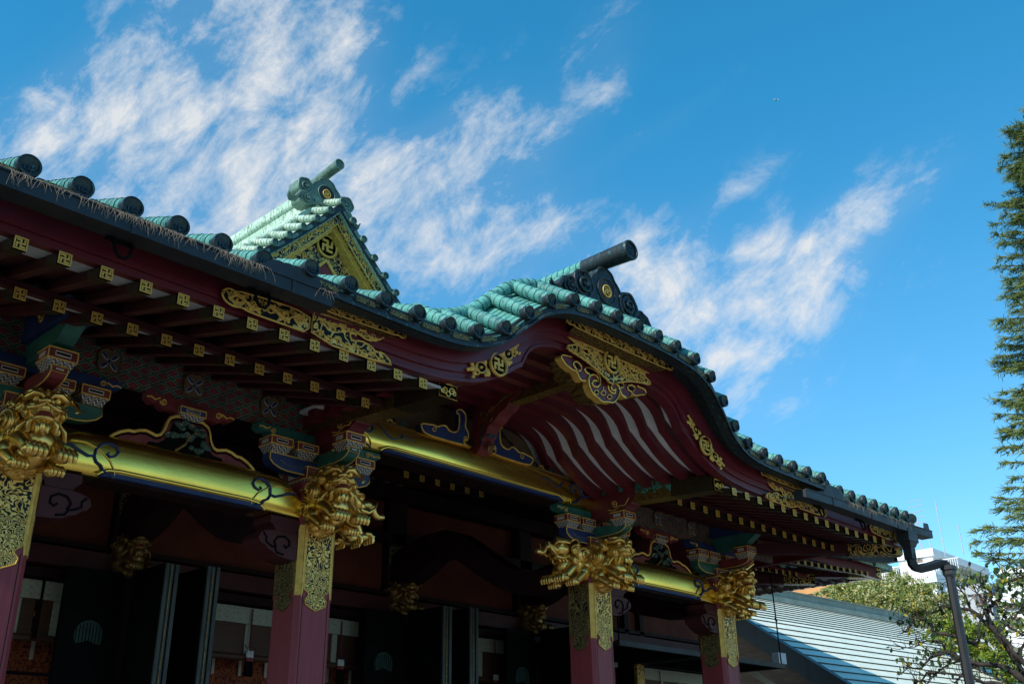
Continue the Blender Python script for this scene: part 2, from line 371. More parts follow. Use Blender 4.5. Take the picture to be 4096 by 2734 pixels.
def slate():
    mt, t, b = new_mat('slate_plates'); g = G(t); v = g.map(g.obj(), (1,1,1), (R(90), 0, R(90)))
    br = g.n('ShaderNodeTexBrick'); t.links.new(v, br.inputs[0]); br.inputs['Scale'].default_value = 2.6; br.inputs['Color1'].default_value = (.016,.019,.022,1); br.inputs['Color2'].default_value = (.010,.012,.014,1); br.inputs['Mortar'].default_value = (.004,.005,.006,1); br.inputs['Mortar Size'].default_value = .012
    t.links.new(br.outputs['Color'], b.inputs['Base Color']); b.inputs['Roughness'].default_value = .5; return mt
M['slate'] = slate()
M['white_wall'] = plain('white_render', (.80,.80,.80), (.72,.72,.73), .8, 0, .4, 5)
M['tan'] = plain('tan_render', (.42,.36,.20), (.36,.30,.17), .8, 0, .4, 5)
M['pink_wall'] = plain('pinkish_render', (.42,.30,.25), (.34,.24,.20), .8, 0, .5, 5)
M['orange_wall'] = plain('orange_render', (.62,.30,.12), (.5,.24,.09), .8, 0, .6, 6)
M['grey_wall'] = plain('grey_render', (.45,.46,.48), (.38,.39,.41), .8, 0, .5, 5)
M['brown_roof'] = plain('brown_roof', (.22,.12,.09), (.16,.09,.07), .7)
M['pole'] = plain('grey_pole', (.45,.47,.5), (.35,.36,.4), .5)
M['frame'] = plain('window_frame', (.25,.16,.11), (.18,.11,.08), .6)
M['glass'] = plain('window_glass', (.10,.14,.17), (.06,.09,.11), .12, 0, 1, 2, 0)
def leafm(name, c, tr=.35):
    mt, t, b = new_mat(name); g = G(t); t.links.new(g.mix(g.noise(g.obj(), 3.0, 3), c, tuple(x*.6 for x in c)), b.inputs['Base Color']); b.inputs['Roughness'].default_value = .45; b.inputs['Specular IOR Level'].default_value = .4
    d = g.n('ShaderNodeBsdfTranslucent'); d.inputs[0].default_value = (c[0]*1.3, c[1]*1.4, c[2]*.5, 1); mxs = g.n('ShaderNodeMixShader'); mxs.inputs[0].default_value = tr
    o = [n for n in t.nodes if n.type == 'OUTPUT_MATERIAL'][0]; t.links.new(b.outputs[0], mxs.inputs[1]); t.links.new(d.outputs[0], mxs.inputs[2]); t.links.new(mxs.outputs[0], o.inputs[0]); return mt
M['leaf_cream'] = leafm('leaf_cream', (.58,.54,.30)); M['leaf_green'] = leafm('leaf_green', (.13,.21,.04)); M['leaf_yellow'] = leafm('leaf_yellow', (.55,.42,.05)); M['leaf_bright'] = leafm('leaf_bright', (.30,.38,.05)); M['leaf_dark'] = leafm('leaf_dark', (.03,.065,.02), .25)
M['needle'] = leafm('needle', (.10,.15,.04), .25); M['needle_lite'] = leafm('needle_lite', (.26,.30,.09), .3); M['needle_tip'] = leafm('needle_tip', (.16,.17,.06), .25)
M['bark'] = plain('bark', (.045,.035,.03), (.02,.016,.014), .9, 0, 12, 6, .5, .01)
M['gold_shade'] = plain('gold_carved_shaded', (.40,.24,.08), (.22,.13,.05), .42, .8, 9, 3, .04, .001)  # carved gold darkened for the inner lions: interior shade put into the colour

# ============================================================ ground
g_ = MB(); g_.add([(-600,-600,-1.6),(900,-600,-1.6),(900,900,-1.6),(-600,900,-1.6)], [(0,1,2,3)])
tag(g_.build('ground', plain('gravel', (.19,.17,.14), (.13,.115,.095), .9, 0, 2.0, 8, .4, .02)), kind='structure')
wk = MB(); wk.box(5.2, 7.9, -30, 5.4, -1.59, -1.56)
tag(wk.build('path', plain('stone_paving', (.34,.32,.29), (.24,.23,.21), .8, 0, 1.3, 6, .2, .01)), kind='structure')

# ============================================================ shrine hall
XC, PX, PW, YF = 6.57, [2.396, 4.779, 8.362, 10.745], .172, 6.61
BASE = Vector((XC, 9.9, -1.6))
S = tag(empty('shrine_hall', BASE), 'red lacquered shrine hall with gilded beams, swastika rafter caps and turquoise copper tiled wavy gable', 'shrine')
BL = -BASE
def part(name, mb, mats, parent=None):
    if name in ('rafter',): pass
    if parent is None or parent is S: return mb.build(name, mats, S, BL)
    return mb.build(name, mats, parent)          # sub-part: same space as its part
def node(name, pos):                             # an Empty part holding copies in local space
    return empty(name, Vector(pos)-BASE, S)
def pl(pts, x):
    xs = [p[0] for p in pts]; ys = [p[1] for p in pts]
    return float(np.interp(x, xs, ys))
def smooth(pts, n=400):
    """dense monotone-cubic version of a polyline"""
    x = np.array([p[0] for p in pts]); y = np.array([p[1] for p in pts]); h = np.diff(x); d = np.diff(y)/h
    mm = np.zeros(len(x)); mm[0] = d[0]; mm[-1] = d[-1]
    for i in range(1, len(x)-1): mm[i] = 0 if d[i-1]*d[i] <= 0 else 2*d[i-1]*d[i]/(d[i-1]+d[i])
    X = np.linspace(x[0], x[-1], n); Y = []
    for q in X:
        i = min(np.searchsorted(x, q, side='right')-1, len(x)-2); i = max(i, 0)
        t = (q-x[i])/h[i]; Y.append((2*t**3-3*t*t+1)*y[i]+(t**3-2*t*t+t)*h[i]*mm[i]+(-2*t**3+3*t*t)*y[i+1]+(t**3-t*t)*h[i]*mm[i+1])
    return list(zip(X.tolist(), Y))
ZT_ = smooth([(0,3.668),(.287,3.665),(.569,3.652),(.863,3.618),(1.133,3.525),(1.362,3.35),(1.583,3.165),(1.847,3.06),(2.127,3.02),(2.417,3.01),(3.5,3.015)])
ZB_ = smooth([(0,3.372),(.35,3.372),(.66,3.362),(.785,3.34),(.93,3.285),(1.01,3.225),(1.06,3.15),(1.10,3.07)], 90)+smooth([(1.105,3.068),(1.17,3.03),(1.29,2.945),(1.45,2.862),(1.6,2.80),(1.75,2.762),(1.95,2.73),(2.3,2.708),(3.5,2.70)], 160)
YT_ = [(0,4.654),(.86,4.654),(1.13,4.672),(1.36,4.703),(1.58,4.739),(1.85,4.765),(4,4.765)]
zt = lambda x: pl(ZT_, abs(x-XC)); zb = lambda x: pl(ZB_, abs(x-XC)); yt = lambda x: pl(YT_, abs(x-XC))
kf = lambda x: float(np.interp(abs(x-XC), [1.8, 2.5], [.25, .15]))
XL, XR = XC-3.36, XC+3.36                     # ends of the wavy gable
def frange(a, b, n): return [a+(b-a)*i/(n-1) for i in range(n)]
GX = sorted(set([round(v, 4) for v in frange(XL, XR, 130)]+[XC-1.1, XC-1.105, XC+1.1, XC+1.105]))

# ---- roof decks
roof = empty('roof', BL, S)
dk = MB()
ys = [(0, 0), (.38, .235), (1.2, .36), (2.6, .95), (4.0, 1.45)]
def deck(x, k, dz):
    y = (yt(x)+.045) + ys[k][0]
    wing = 2.95+.34*(y-4.8)
    front = zt(x)-.075+(kf(x)-.015 if k else 0)
    return (x, y, max(front, wing)+dz)
cols = [(x) for x in GX]
v = []; nK = len(ys)
for x in cols: v += [deck(x, k, 0) for k in range(nK)]+[deck(x, k, -.035) for k in range(nK)]
f = []
for i in range(len(cols)-1):
    a, b = i*2*nK, (i+1)*2*nK
    for k in range(nK-1):
        f += [(a+k, b+k, b+k+1, a+k+1), (a+nK+k, a+nK+k+1, b+nK+k+1, b+nK+k)]
    f += [(a, a+nK, b+nK, b), (a+nK-1, b+nK-1, b+2*nK-1, a+2*nK-1)]
dk.add(v, f)
for x0, x1 in ((.55, XL-.002), (XR+.002, 12.62)):
    dk.add([(x0,4.905,2.958),(x1,4.905,2.958),(x1,9.0,4.35),(x0,9.0,4.35),(x0,4.92,2.93),(x1,4.92,2.93),(x1,9.0,4.27),(x0,9.0,4.27)], [(0,1,2,3),(7,6,5,4),(0,4,5,1),(1,5,6,2),(2,6,7,3),(3,7,4,0)])
dk.build('roof_deck', M['copper'], roof)
# stepped pan sheets between the barrel tiles of the wavy gable
pn = MB()
def pan(x, t, top): return (x, yt(x)+.03+t*.38, zt(x)-.055+t*(kf(x)-.005)+(.010 if top else 0))
NS = 8
for j in range(NS):
    t0, t1 = j/NS, (j+1)/NS
    v = []
    for x in GX: v += [pan(x, t0, True), pan(x, t1, False), pan(x, t0, False)]
    f = []
    for i in range(len(GX)-1):
        a, b = 3*i, 3*i+3
        f += [(a, b, b+1, a+1), (a+2, b+2, b, a)]
    pn.add(v, f)
pn.build('pan_tiles', M['copper'], roof)

# ---- fascia strip under the tiles, with soffit
fs = MB()
top = [(x, zt(x)-.012) for x in GX]; bot = [(x, zt(x)-.125) for x in GX]
fs.band(top, bot, [yt(x)+.035 for x in GX], [yt(x)+.13 for x in GX])
v = []
for x in GX: v += [(x, yt(x)+.01, zt(x)-.128), (x, yt(x)+.01, zt(x)-.108), (x, 5.0, zt(x)-.035), (x, 5.0, zt(x)-.020)]
fs.add(v, [q for i in range(len(GX)-1) for q in ((4*i, 4*i+2, 4*i+6, 4*i+4), (4*i+1, 4*i+5, 4*i+7, 4*i+3), (4*i, 4*i+4, 4*i+5, 4*i+1), (4*i+2, 4*i+3, 4*i+7, 4*i+6))])
part('eave_fascia', fs, M['bronze'])
fw2 = MB()
for x0, x1 in ((.55, XL-.003), (XR+.003, 12.62)):
    fw2 = MB(); fw2.box(x0, x1, 4.90, 4.99, 2.895, 2.955); fw2.box(x0, x1, 4.885, 5.12, 2.868, 2.893); part('eave_fascia', fw2, M['bronze'])

# ---- barrel tiles with round end caps
def barrel(length, slope, r=.064, seg=.058, pale=False):
    mb = MB(); n = max(2, int(length/seg))
    for i in range(n):
        y0, y1 = i*length/n, (i+1)*length/n-.004
        rr = r*(1.0 if i % 2 else 1.02)
        mb.tube([(0, y0, y0*slope), (0, y1, y1*slope)], [rr*1.02, rr*.97], 14, 0, cap=False)
    mb.tube([(0, 0.002, 0), (0, length, length*slope)], r*.955, 12, 1, cap=True)
    return mb
def end_cap(r=.070):
    mb = MB()
    mb.lathe([(r*.97, .05), (r, .03), (r*1.03, .0), (r*1.0, -.014), (r*.80, -.014), (r*.77, .002)], (0,0,0), 'y', 22, 0, False)
    mb.lathe([(r*.78, .004), (.0001, .004)], (0,0,0), 'y', 22, 1)
    mb.manji(0, 0, r*.42, -.004, .005, 2)
    return mb
def tile_proto(pos, length, slope, pale=False, r=.064):
    b = barrel(length, slope, r).build('barrel_tile', [M['copper_pale' if pale else 'copper'], M['copper_joint']], None)
    b.parent = S; b.location = Vector(pos)-BASE
    e = end_cap(r*1.09).build('tile_end', [M['bronze_pale' if pale else 'bronze'], M['disc_face'], M['bronze_pale' if pale else 'bronze']], b)
    return b
US = [0,.287,.569,.863,1.133,1.362,1.583,1.847,2.127,2.417,2.71,3.01,3.32]
stub = stub2 = None
for u in US:
    for sgn in ((1, -1) if u else (1,)):
        x = XC+sgn*u; pos = (x, yt(x), zt(x))
        if stub is None: stub = tile_proto(pos, .38, .65, False, .0535)
        elif u > 2.2 and stub2 is None: stub2 = tile_proto(pos, .38, .41, False, .0535)
        else: dup(stub2 if u > 2.2 else stub, Vector(pos)-BASE, S)
long_ = None
for i in range(-3, 6):
    pos = (1.54+.288*i, 4.885, 3.015)
    if long_ is None: long_ = tile_proto(pos, 1.3, .40, False, .058)
    else: dup(long_, Vector(pos)-BASE, S)
for i, z in enumerate((3.015,3.012,3.012,3.012,3.018,3.023,3.028,3.036)):
    dup(long_, Vector((10.20+.287*i+(.03 if i else 0), 4.885, z+.0))-BASE, S)
# last tile turned over the hip
e = dup(long_, Vector((12.50, 4.93, 3.05))-BASE, S); e.rotation_euler = (0, 0, R(-40))
# verge tube running along the wave behind the stubs
vt = MB()
def vpos(x): return Vector((x, yt(x)+.40, zt(x)+.012+kf(x)))
n = 92; xs = frange(XL+.1, XR-.1, n+1)
for i in range(n):
    a, b = vpos(xs[i]), vpos(xs[i+1]); vt.tube([a, a.lerp(b, .93)], [.058, .055], 14, 0, cap=False)
vt.tube([vpos(x) for x in xs], .052, 12, 1)
part('verge_tube', vt, [M['copper'], M['copper_joint']])
# plaques on the fascia between the tile ends
pq = MB()
def plaque(x, y, z, ang):
    pq = MB()
    c, s_ = math.cos(ang), math.sin(ang); w_, h_ = .066, .020
    P = []
    for t in frange(-math.pi/2, math.pi/2, 6): P.append((w_+h_*math.cos(t), h_*math.sin(t)))
    for t in frange(math.pi/2, 3*math.pi/2, 6): P.append((-w_+h_*math.cos(t), h_*math.sin(t)))
    Q = [(x+c*a-s_*b, z+s_*a+c*b) for a, b in P]
    pq.prism(Q, y-.006, y+.01, 0)
    Q2 = [(x+(c*a-s_*b)*1.13, z+(s_*a+c*b)*1.2) for a, b in P]
    pq.prism(Q2, y-.003, y+.01, 1); part('fascia_plaque', pq, [M['plaque'], M['bronze']])
us = sorted([XC+u for u in US]+[XC-u for u in US[1:]])
for a, b in zip(us, us[1:]):
    x = (a+b)/2; an = math.atan2(zt(b)-zt(a), b-a); plaque(x, yt(x)+.033, zt(x)-.058, an)
for i in range(-3, 5): plaque(1.54+.288*(i+.5), 4.899, 2.955, 0)
for i in range(0, 8): plaque(10.24+.287*(i+.5), 4.899, 2.95, 0)

# ---- bargeboard of the wavy gable
bg_ = MB()
def lay(f0, f1, y0, lean, y1=5.12):
    T = []; B = []; Y = []
    for x in GX:
        u = abs(x-XC); a = zt(x)-.037; b = zb(x); k = lean*max(0, 1-(u/1.9)**2)
        T.append((x, a+(b-a)*f0)); B.append((x, a+(b-a)*f1)); Y.append(y0-k)
    bg_.band(T, B, Y, [y1]*len(GX))
lay(0, .52, 4.985, .05); lay(.521, .74, 5.012, .01); lay(.741, .885, 5.032, 0); lay(.886, .905, 5.044, 0); lay(.906, 1.0, 5.02, 0)
barge = part('bargeboard', bg_, M['maroon'])
# eave boards of the straight wings
eb = MB()
for x0, x1 in ((.6, XL-.002), (XR+.002, 12.5)):
    eb = MB(); eb.box(x0, x1, 5.03, 5.14, 2.735, 2.866); eb.box(x0, x1, 5.045, 5.10, 2.688, 2.733); part('eave_board', eb, M['maroon'])

# ---- rafters, two tiers, with gilt caps
def rafter(slope, length):
    mb = MB(); h = .031
    mb.add([(-h,0,-h),(h,0,-h),(h,0,h),(-h,0,h),(-h,length,-h+slope*length),(h,length,-h+slope*length),(h,length,h+slope*length),(-h,length,h+slope*length)],
           [(0,1,2,3),(7,6,5,4),(0,4,5,1),(1,5,6,2),(2,6,7,3),(3,7,4,0)], 0)
    h2 = .033; l2 = .16
    mb.add([(-h2,.004,-h2),(h2,.004,-h2),(h2,.004,h2),(-h2,.004,h2),(-h2,l2,-h2+slope*l2),(h2,l2,-h2+slope*l2),(h2,l2,h2+slope*l2),(-h2,l2,h2+slope*l2)],
           [(0,1,2,3),(7,6,5,4),(0,4,5,1),(1,5,6,2),(2,6,7,3),(3,7,4,0)], 1)
    return mb
def cap():
    mb = MB(); h = .0355
    mb.box(-h, h, -.012, .006, -h, h, 1)
    for a in ((-h,h,-h,-h+.007),(-h,h,h-.007,h),(-h,-h+.007,-h+.007,h-.007),(h-.007,h,-h+.007,h-.007)):
        mb.box(a[0], a[1], -.017, -.0121, a[2], a[3], 0)
    mb.manji(0, 0, .0248, -.0165, -.0121, 0)
    return mb
def rafter_proto(pos, slope, length, name):
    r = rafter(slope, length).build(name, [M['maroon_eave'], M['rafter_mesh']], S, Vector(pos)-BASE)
    cap().build('end_cap', [M['gold_old'], M['black']], r)
    return r
lowp = upp = None
for X in [q*.972 for q in [1.95+.24*i for i in range(-3, 12)]+[8.80+.24*i for i in range(15)]]:
    pos = (X, 5.715, 2.683+max(0, X-11.0)*.03)
    if lowp is None: lowp = rafter_proto(pos, .30, 1.6, 'rafter')
    else: dup(lowp, Vector(pos)-BASE, S)
for X in [q*.972 for q in [1.663+.24*i for i in range(-3, 13)]+[8.70+.24*i for i in range(15)]]:
    pos = (X, 5.015, 2.630+max(0, X-11.0)*.03)
    if upp is None: upp = rafter_proto(pos, .245, .95, 'flying_rafter')
    else: dup(upp, Vector(pos)-BASE, S)
kb = MB()                                       # batten across the lower rafter ends and white boards above the rafters
for x0, x1 in ((.6, 4.68), (8.46, 12.3)):
    kb = MB(); kb.box(x0, x1, 5.735, 5.78, 2.724, 2.772); part('eave_batten', kb, M['maroon_eave'])
wb = MB()
for x0, x1 in ((.6, 4.68), (8.46, 12.3)):
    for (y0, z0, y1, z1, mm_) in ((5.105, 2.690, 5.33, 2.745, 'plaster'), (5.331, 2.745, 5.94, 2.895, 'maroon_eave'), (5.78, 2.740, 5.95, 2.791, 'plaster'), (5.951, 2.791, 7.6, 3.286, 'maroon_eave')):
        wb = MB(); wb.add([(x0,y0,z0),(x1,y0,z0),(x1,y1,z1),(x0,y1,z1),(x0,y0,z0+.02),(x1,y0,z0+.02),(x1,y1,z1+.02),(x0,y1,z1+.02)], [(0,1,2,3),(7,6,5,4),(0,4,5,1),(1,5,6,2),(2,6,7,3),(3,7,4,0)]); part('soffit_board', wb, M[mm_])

# ---- gilt fittings on the boards
def curl(cx, cz, r, a0, turns, n=22, sgn=1):
    return [(cx+r*(1-.8*i/n)*math.cos(a0+sgn*turns*2*math.pi*i/n), cz+r*(1-.8*i/n)*math.sin(a0+sgn*turns*2*math.pi*i/n)) for i in range(n+1)]
def vine(mb, p0, p1, y, amp, step, r=.006, mi=1, leaf=True):
    """running scroll between two points of a board"""
    (x0, z0), (x1, z1) = p0, p1; Ln = math.hypot(x1-x0, z1-z0); n = max(2, int(round(Ln/step))); c, s_ = (x1-x0)/Ln, (z1-z0)/Ln
    T = lambda a, b: (x0+c*a-s_*b, y, z0+s_*a+c*b)
    st = Ln/n
    mb.tube([T(Ln*i/(n*8), amp*math.sin(math.pi*i/8)) for i in range(n*8+1)], r, 5, mi, flat=.7)
    for k in range(n):
        sg = 1 if k % 2 == 0 else -1; cx_ = st*(k+.5)
        pts = [(cx_+st*.42*(1-.85*i/14)*math.cos(math.pi*(1.05-sg*0)+sg*-1*2.6*math.pi*i/14), -sg*amp*.1+amp*.85*(1-.85*i/14)*math.sin(math.pi+sg*-1*2.6*math.pi*i/14)) for i in range(15)]
        mb.tube([T(a, b) for a, b in pts], [r*(1.15-.5*i/14) for i in range(15)], 5, mi, flat=.7)
        if leaf:
            for q in (-.25, .3): mb.ell(T(cx_+q*st, sg*amp*1.05), (r*1.7, r*.8, r*1.5), None, 7, 4, mi)
def outline(mb, pts, y, r=.007, mi=1, closed=True):
    P = [(a, y, b) for a, b in pts]
    if closed: P.append(P[0]); P.append(P[1])
    mb.tube(P, r, 6, mi)
def rnd(pts, it=2):
    for _ in range(it):
        q = []
        for i in range(len(pts)):
            a, b = pts[i], pts[(i+1) % len(pts)]
            q += [(a[0]*.75+b[0]*.25, a[1]*.75+b[1]*.25), (a[0]*.25+b[0]*.75, a[1]*.25+b[1]*.75)]
        pts = q
    return pts
def fit_plate(pts, y, mat='tracery', r=.007, vines=(), soft=1):
    mb = MB(); p = rnd(pts, soft); mb.prism(p, y, y+.012, 0); outline(mb, p, y-.001, r)
    for a in vines: vine(mb, a[0], a[1], y-.002, a[2], a[3], a[4] if len(a) > 4 else .006)
    part('gilt_fitting', mb, [M[mat], M['gold_old']])
def mir(pts): return [(2*XC-x, z) for x, z in pts]
lowL = [(2.79,2.75),(2.80,2.79),(2.84,2.812),(2.885,2.80),(2.93,2.82),(3.43,2.845),(3.43,2.70),(3.26,2.70),(2.99,2.70),(2.93,2.715),(2.88,2.70),(2.82,2.715)]
midL = [(3.445,2.83),(3.445,2.668),(4.12,2.668),(4.09,2.71),(4.03,2.745),(3.97,2.73),(3.93,2.76),(3.84,2.775),(3.77,2.745),(3.74,2.79),(3.80,2.825),(3.9,2.79),(3.99,2.825),(4.05,2.87),(3.95,2.872),(3.45,2.862)]
topL = [(3.38,2.945),(3.38,2.875),(4.08,2.885),(4.14,2.90),(4.18,2.885),(4.21,2.915),(4.18,2.945),(4.14,2.93),(4.08,2.95)]
for fn in (lambda p: p, mir):
    fit_plate(fn(lowL), 5.002, 'tracery', .007, [(fn([(2.85,2.755)])[0], fn([(3.40,2.77)])[0], .035, .11, .009)])
    fit_plate(fn(midL), 4.990, 'tracery', .007, [(fn([(3.47,2.72)])[0], fn([(4.05,2.695)])[0], .022, .07), (fn([(3.47,2.80)])[0], fn([(3.98,2.84)])[0], .024, .08)])
    fit_plate(fn(topL), 4.955, 'tracery', .006, [(fn([(3.39,2.91)])[0], fn([(4.1,2.918)])[0], .020, .07)])
    sf = MB(); a = fn([(3.38, 0)])[0][0]; b = fn([(4.1, 0)])[0][0]; sf.box(min(a, b), max(a, b), 4.955, 5.0, 2.864, 2.873)
    part('gilt_soffit', sf, M['tracery_wood'])
# centre: strip, soffit, pierced plate with roundel
ctr = [(-.76,3.60),(-.72,3.645),(-.66,3.64),(-.62,3.655),(.62,3.655),(.66,3.64),(.72,3.645),(.76,3.60),(.72,3.565),(.66,3.575),(.62,3.558),(-.62,3.558),(-.66,3.575),(-.72,3.565)]
ctr = [(XC+a, b-.055) for a, b in ctr]
def curved(pts, k=.018): return [(x, z-k*((x-XC)/.6)**2) for x, z in pts]
mbc = MB(); p = rnd(ctr, 1); mbc.prism(p, 4.84, 4.855, 0); outline(mbc, p, 4.838, .006); vine(mbc, (XC-.62,3.552), (XC,3.552), 4.837, .026, .085); vine(mbc, (XC,3.552), (XC+.62,3.552), 4.837, .026, .085)
part('gilt_fitting', mbc, [M['tracery'], M['gold_old']])
sf = MB(); sf.add([(XC-.66,4.845,3.498),(XC+.66,4.845,3.498),(XC+.58,4.99,3.492),(XC-.58,4.99,3.492),(XC-.66,4.845,3.503),(XC+.66,4.845,3.503),(XC+.58,4.99,3.50),(XC-.58,4.99,3.50)], [(0,1,2,3),(7,6,5,4),(0,4,5,1),(1,5,6,2),(2,6,7,3),(3,7,4,0)])
part('gilt_soffit', sf, M['tracery_wood'])
half = [(0,3.215),(.10,3.262),(.25,3.315),(.40,3.350),(.585,3.372),(.575,3.405),(.52,3.425),(.46,3.455),(.40,3.445),(.37,3.405),(.30,3.40),(.27,3.43),(.31,3.455),(.37,3.44),(.42,3.475),(.48,3.462),(.53,3.485),(.60,3.49)]
pt = [(XC+a, b) for a, b in half]+[(XC-a, b) for a, b in half[::-1][:-1]]
mbp = MB(); p = rnd(pt, 1); mbp.prism(p, 4.985, 5.0, 0); outline(mbp, p, 4.983, .008)
for s_ in (-1, 1):
    vine(mbp, (XC+s_*.12,3.33), (XC+s_*.50,3.395), 4.982, .03, .085); vine(mbp, (XC+s_*.10,3.43), (XC+s_*.52,3.478), 4.982, .022, .075); vine(mbp, (XC+s_*.1,3.385), (XC+s_*.27,3.39), 4.982, .03, .07)
part('gilt_fitting', mbp, [M['tracery'], M['gold_old']])
def roundel(x, z, y, r):
    mb = MB(); mb.lathe([(.0001,-.002),(r*.80,-.002),(r*.80,-.010),(r*.84,-.020),(r*.93,-.022),(r*.99,-.012),(r,.004),(.0001,.004)], (x,y,z), 'y', 36, 0, True)
    mb.lathe([(r*.79,-.005),(.0001,-.005)], (x,y,z), 'y', 30, 1)
    mb.manji(x, z, r*.50, y-.014, y-.004, 0)
    return mb
part('crest_roundel', roundel(XC, 3.42, 4.975, .108), [M['gold_old'], M['black']])
def wing(mb, x, z, y, ang, sgn):
    """leafy flourish pointing away from a roundel along the board"""
    c, s_ = math.cos(ang)*sgn, math.sin(ang)*sgn
    T = lambda a, b: (x+c*a-s_*b, y, z+s_*a+c*b)
    rot = Matrix.Rotation(-math.atan2(s_, c), 3, 'Y').to_euler()
    def leaf(a, b, la, lb): mb.ell(T(a, b), (la, .012, lb), rot, 12, 6, 0)
    leaf(.125, .045, .024, .035); leaf(.125, -.045, .024, .035); leaf(.155, .062, .018, .016); leaf(.155, -.062, .018, .016)
    for q in (1, -1):
        mb.tube([T(.13+.055*(1-math.cos(t)), q*.042*math.sin(t)) for t in frange(.0, math.pi, 12)], .0075, 6, 0)
        mb.tube([T(.245+.028*math.cos(t), q*.026+.024*math.sin(t)) for t in frange(0, 2*math.pi, 14)], .0065, 6, 0)
        leaf(.275, q*.036, .022, .020); leaf(.30, q*.060, .018, .014)
    mb.prism([T_[::2] for T_ in [T(.135+.05*(1-math.cos(t)), .036*math.sin(t)) for t in frange(0, 2*math.pi, 20)]], y-.001, y+.006, 1)
    leaf(.185, 0, .020, .012); leaf(.245, 0, .014, .03); leaf(.295, 0, .032, .020); leaf(.335, 0, .014, .016)
for sg in (-1, 1):
    x = XC+sg*1.415; z = 2.985; an = R(37)*-sg*1.0
    mb = roundel(x, z, 4.985, .098)
    a1 = math.atan2(zb(x+.25*1)-zb(x), .25) if False else None
    inner = R(46) if sg < 0 else R(-46); outer_ = R(22) if sg < 0 else R(-22)
    wing(mb, x, z, 4.993, inner, 1 if sg < 0 else -1); wing(mb, x, z, 4.993, outer_, -1 if sg < 0 else 1)
    part('crest_roundel', mb, [M['gold_old'], M['black']])

# ---- hanging gable pendant (gegyo)
def g2(pts, y=5.03): return [(lambda v: (v.x, v.z))(atY(2200+px*.287, 1200+py*.287, y)) for px, py in pts]
bodyp = [(160,765),(152,800),(175,830),(200,870),(225,905),(270,935),(300,965),(345,980),(372,1000),(390,1040),(410,1085),(440,1118),(490,1122),(530,1092),(542,1120),(542,1170),(560,1230),(590,1290),(620,1330),(660,1352),(700,1392),(740,1418),(790,1412),(830,1418),(870,1428),(910,1402),(940,1360),(962,1310),(970,1250),(1000,1320),(1040,1358),(1080,1362),(1120,1335),(1145,1292),(1160,1318),(1200,1330),(1250,1315),(1310,1315),(1338,1300),(1328,1258),(1290,1228),(1345,1235),(1250,1180),(1000,1060),(850,1020),(780,1045),(700,1000),(600,930),(400,830),(250,780)]
P = g2(bodyp); ge = MB(); ge.prism(P, 5.035, 5.10, 0, side=1); gp = part('gable_pendant', ge, [M['maroon'], M['gold_old']])
gl = MB()
def gline(pts, r, y=5.03, closed=False):
    Q = g2(pts); Q = Q+[Q[0]] if closed else Q; D_ = []
    for a_, b_ in zip(Q, Q[1:]): D_ += [a_, ((a_[0]+b_[0])/2, (a_[1]+b_[1])/2)]
    D_.append(Q[-1]); gl.tube([(u_, y, w_) for u_, w_ in D_], r, 8, 0)
gline(bodyp[:13], .0085); gline(bodyp[13:32]+[(1000,1320)], .009); gline(bodyp[32:41]+[(1240,1212),(1212,1185)], .0085)
gline([(300,790),(230,772),(190,762),(160,765)], .007)
gline([(372,975),(350,940),(325,900),(325,865),(355,850),(400,872),(432,915),(435,955),(415,985),(385,980)], .008)
gline([(530,1092),(548,1058),(545,1028),(510,1010),(482,975),(490,938),(520,930),(560,940),(610,962),(655,995),(688,1045),(704,1110),(695,1170),(655,1208),(605,1200),(582,1165),(592,1128),(620,1112),(645,1128)], .0098)
gline([(655,1135),(672,1095),(650,1050),(600,1032),(556,1048),(542,1090)], .0098)
gline([(905,1295),(855,1290),(818,1250),(805,1185),(818,1132),(850,1102),(900,1108),(950,1128),(1000,1140),(1024,1175),(1015,1212),(980,1215),(975,1260)], .0098)
gline([(970,1250),(955,1195),(915,1160),(870,1165),(848,1200),(858,1242),(885,1256),(908,1238)], .0098)
gline([(905,1295),(912,1265),(900,1240)], .009)
gline([(1142,1292),(1130,1272),(1090,1250),(1075,1215),(1090,1185),(1135,1180),(1178,1205),(1180,1250),(1150,1275)], .008)
for c_, r_ in (((645,1282),32),((828,1345),32),((742,1290),34)): gline([(c_[0]+r_*math.cos(t), c_[1]+r_*math.sin(t)) for t in frange(0, 6.28, 12)], .006)
gline([(742,1258),(744,1212)], .006)
for hole in ([(350,880),(385,878),(415,925),(410,955),(380,940)], [(508,962),(540,955),(600,985),(655,1040),(680,1110),(668,1165),(640,1180),(668,1120),(665,1075),(620,1030),(560,1020),(515,995)], [(840,1150),(860,1122),(920,1132),(990,1160),(1000,1190),(960,1185),(900,1145),(855,1160),(838,1210),(860,1262),(832,1240)], [(1100,1215),(1130,1205),(1160,1225),(1150,1250),(1115,1245)], [(630,1275),(650,1270),(660,1290),(645,1298)], [(815,1345),(830,1335),(842,1350),(828,1362)]):
    gl.prism(g2(hole), 5.0325, 5.0348, 1)
part('pendant_scrollwork', gl, [M['gold'], M['black']], gp)
fl = MB()                                       # the fluted gilt block behind the pendant
for i, (k, y1) in enumerate(((1.0, 5.17), (.84, 5.24), (.66, 5.31))):
    Q = [(XC+(a-XC)*k*.97, 3.20+(b-3.20)*k*.95) for a, b in P]; fl.prism(Q, 5.103+i*.0, y1, 0)
    for j in range(9):
        t = int(len(Q)*(.02+.055*j)); a = Q[t % len(Q)]; b = Q[-t-1]
        for q in (a, b): fl.tube([(q[0], 5.11, q[1]), (q[0], y1-.003, q[1])], .012, 6, 0)
part('pendant_block', fl, M['gold_dim'], gp)

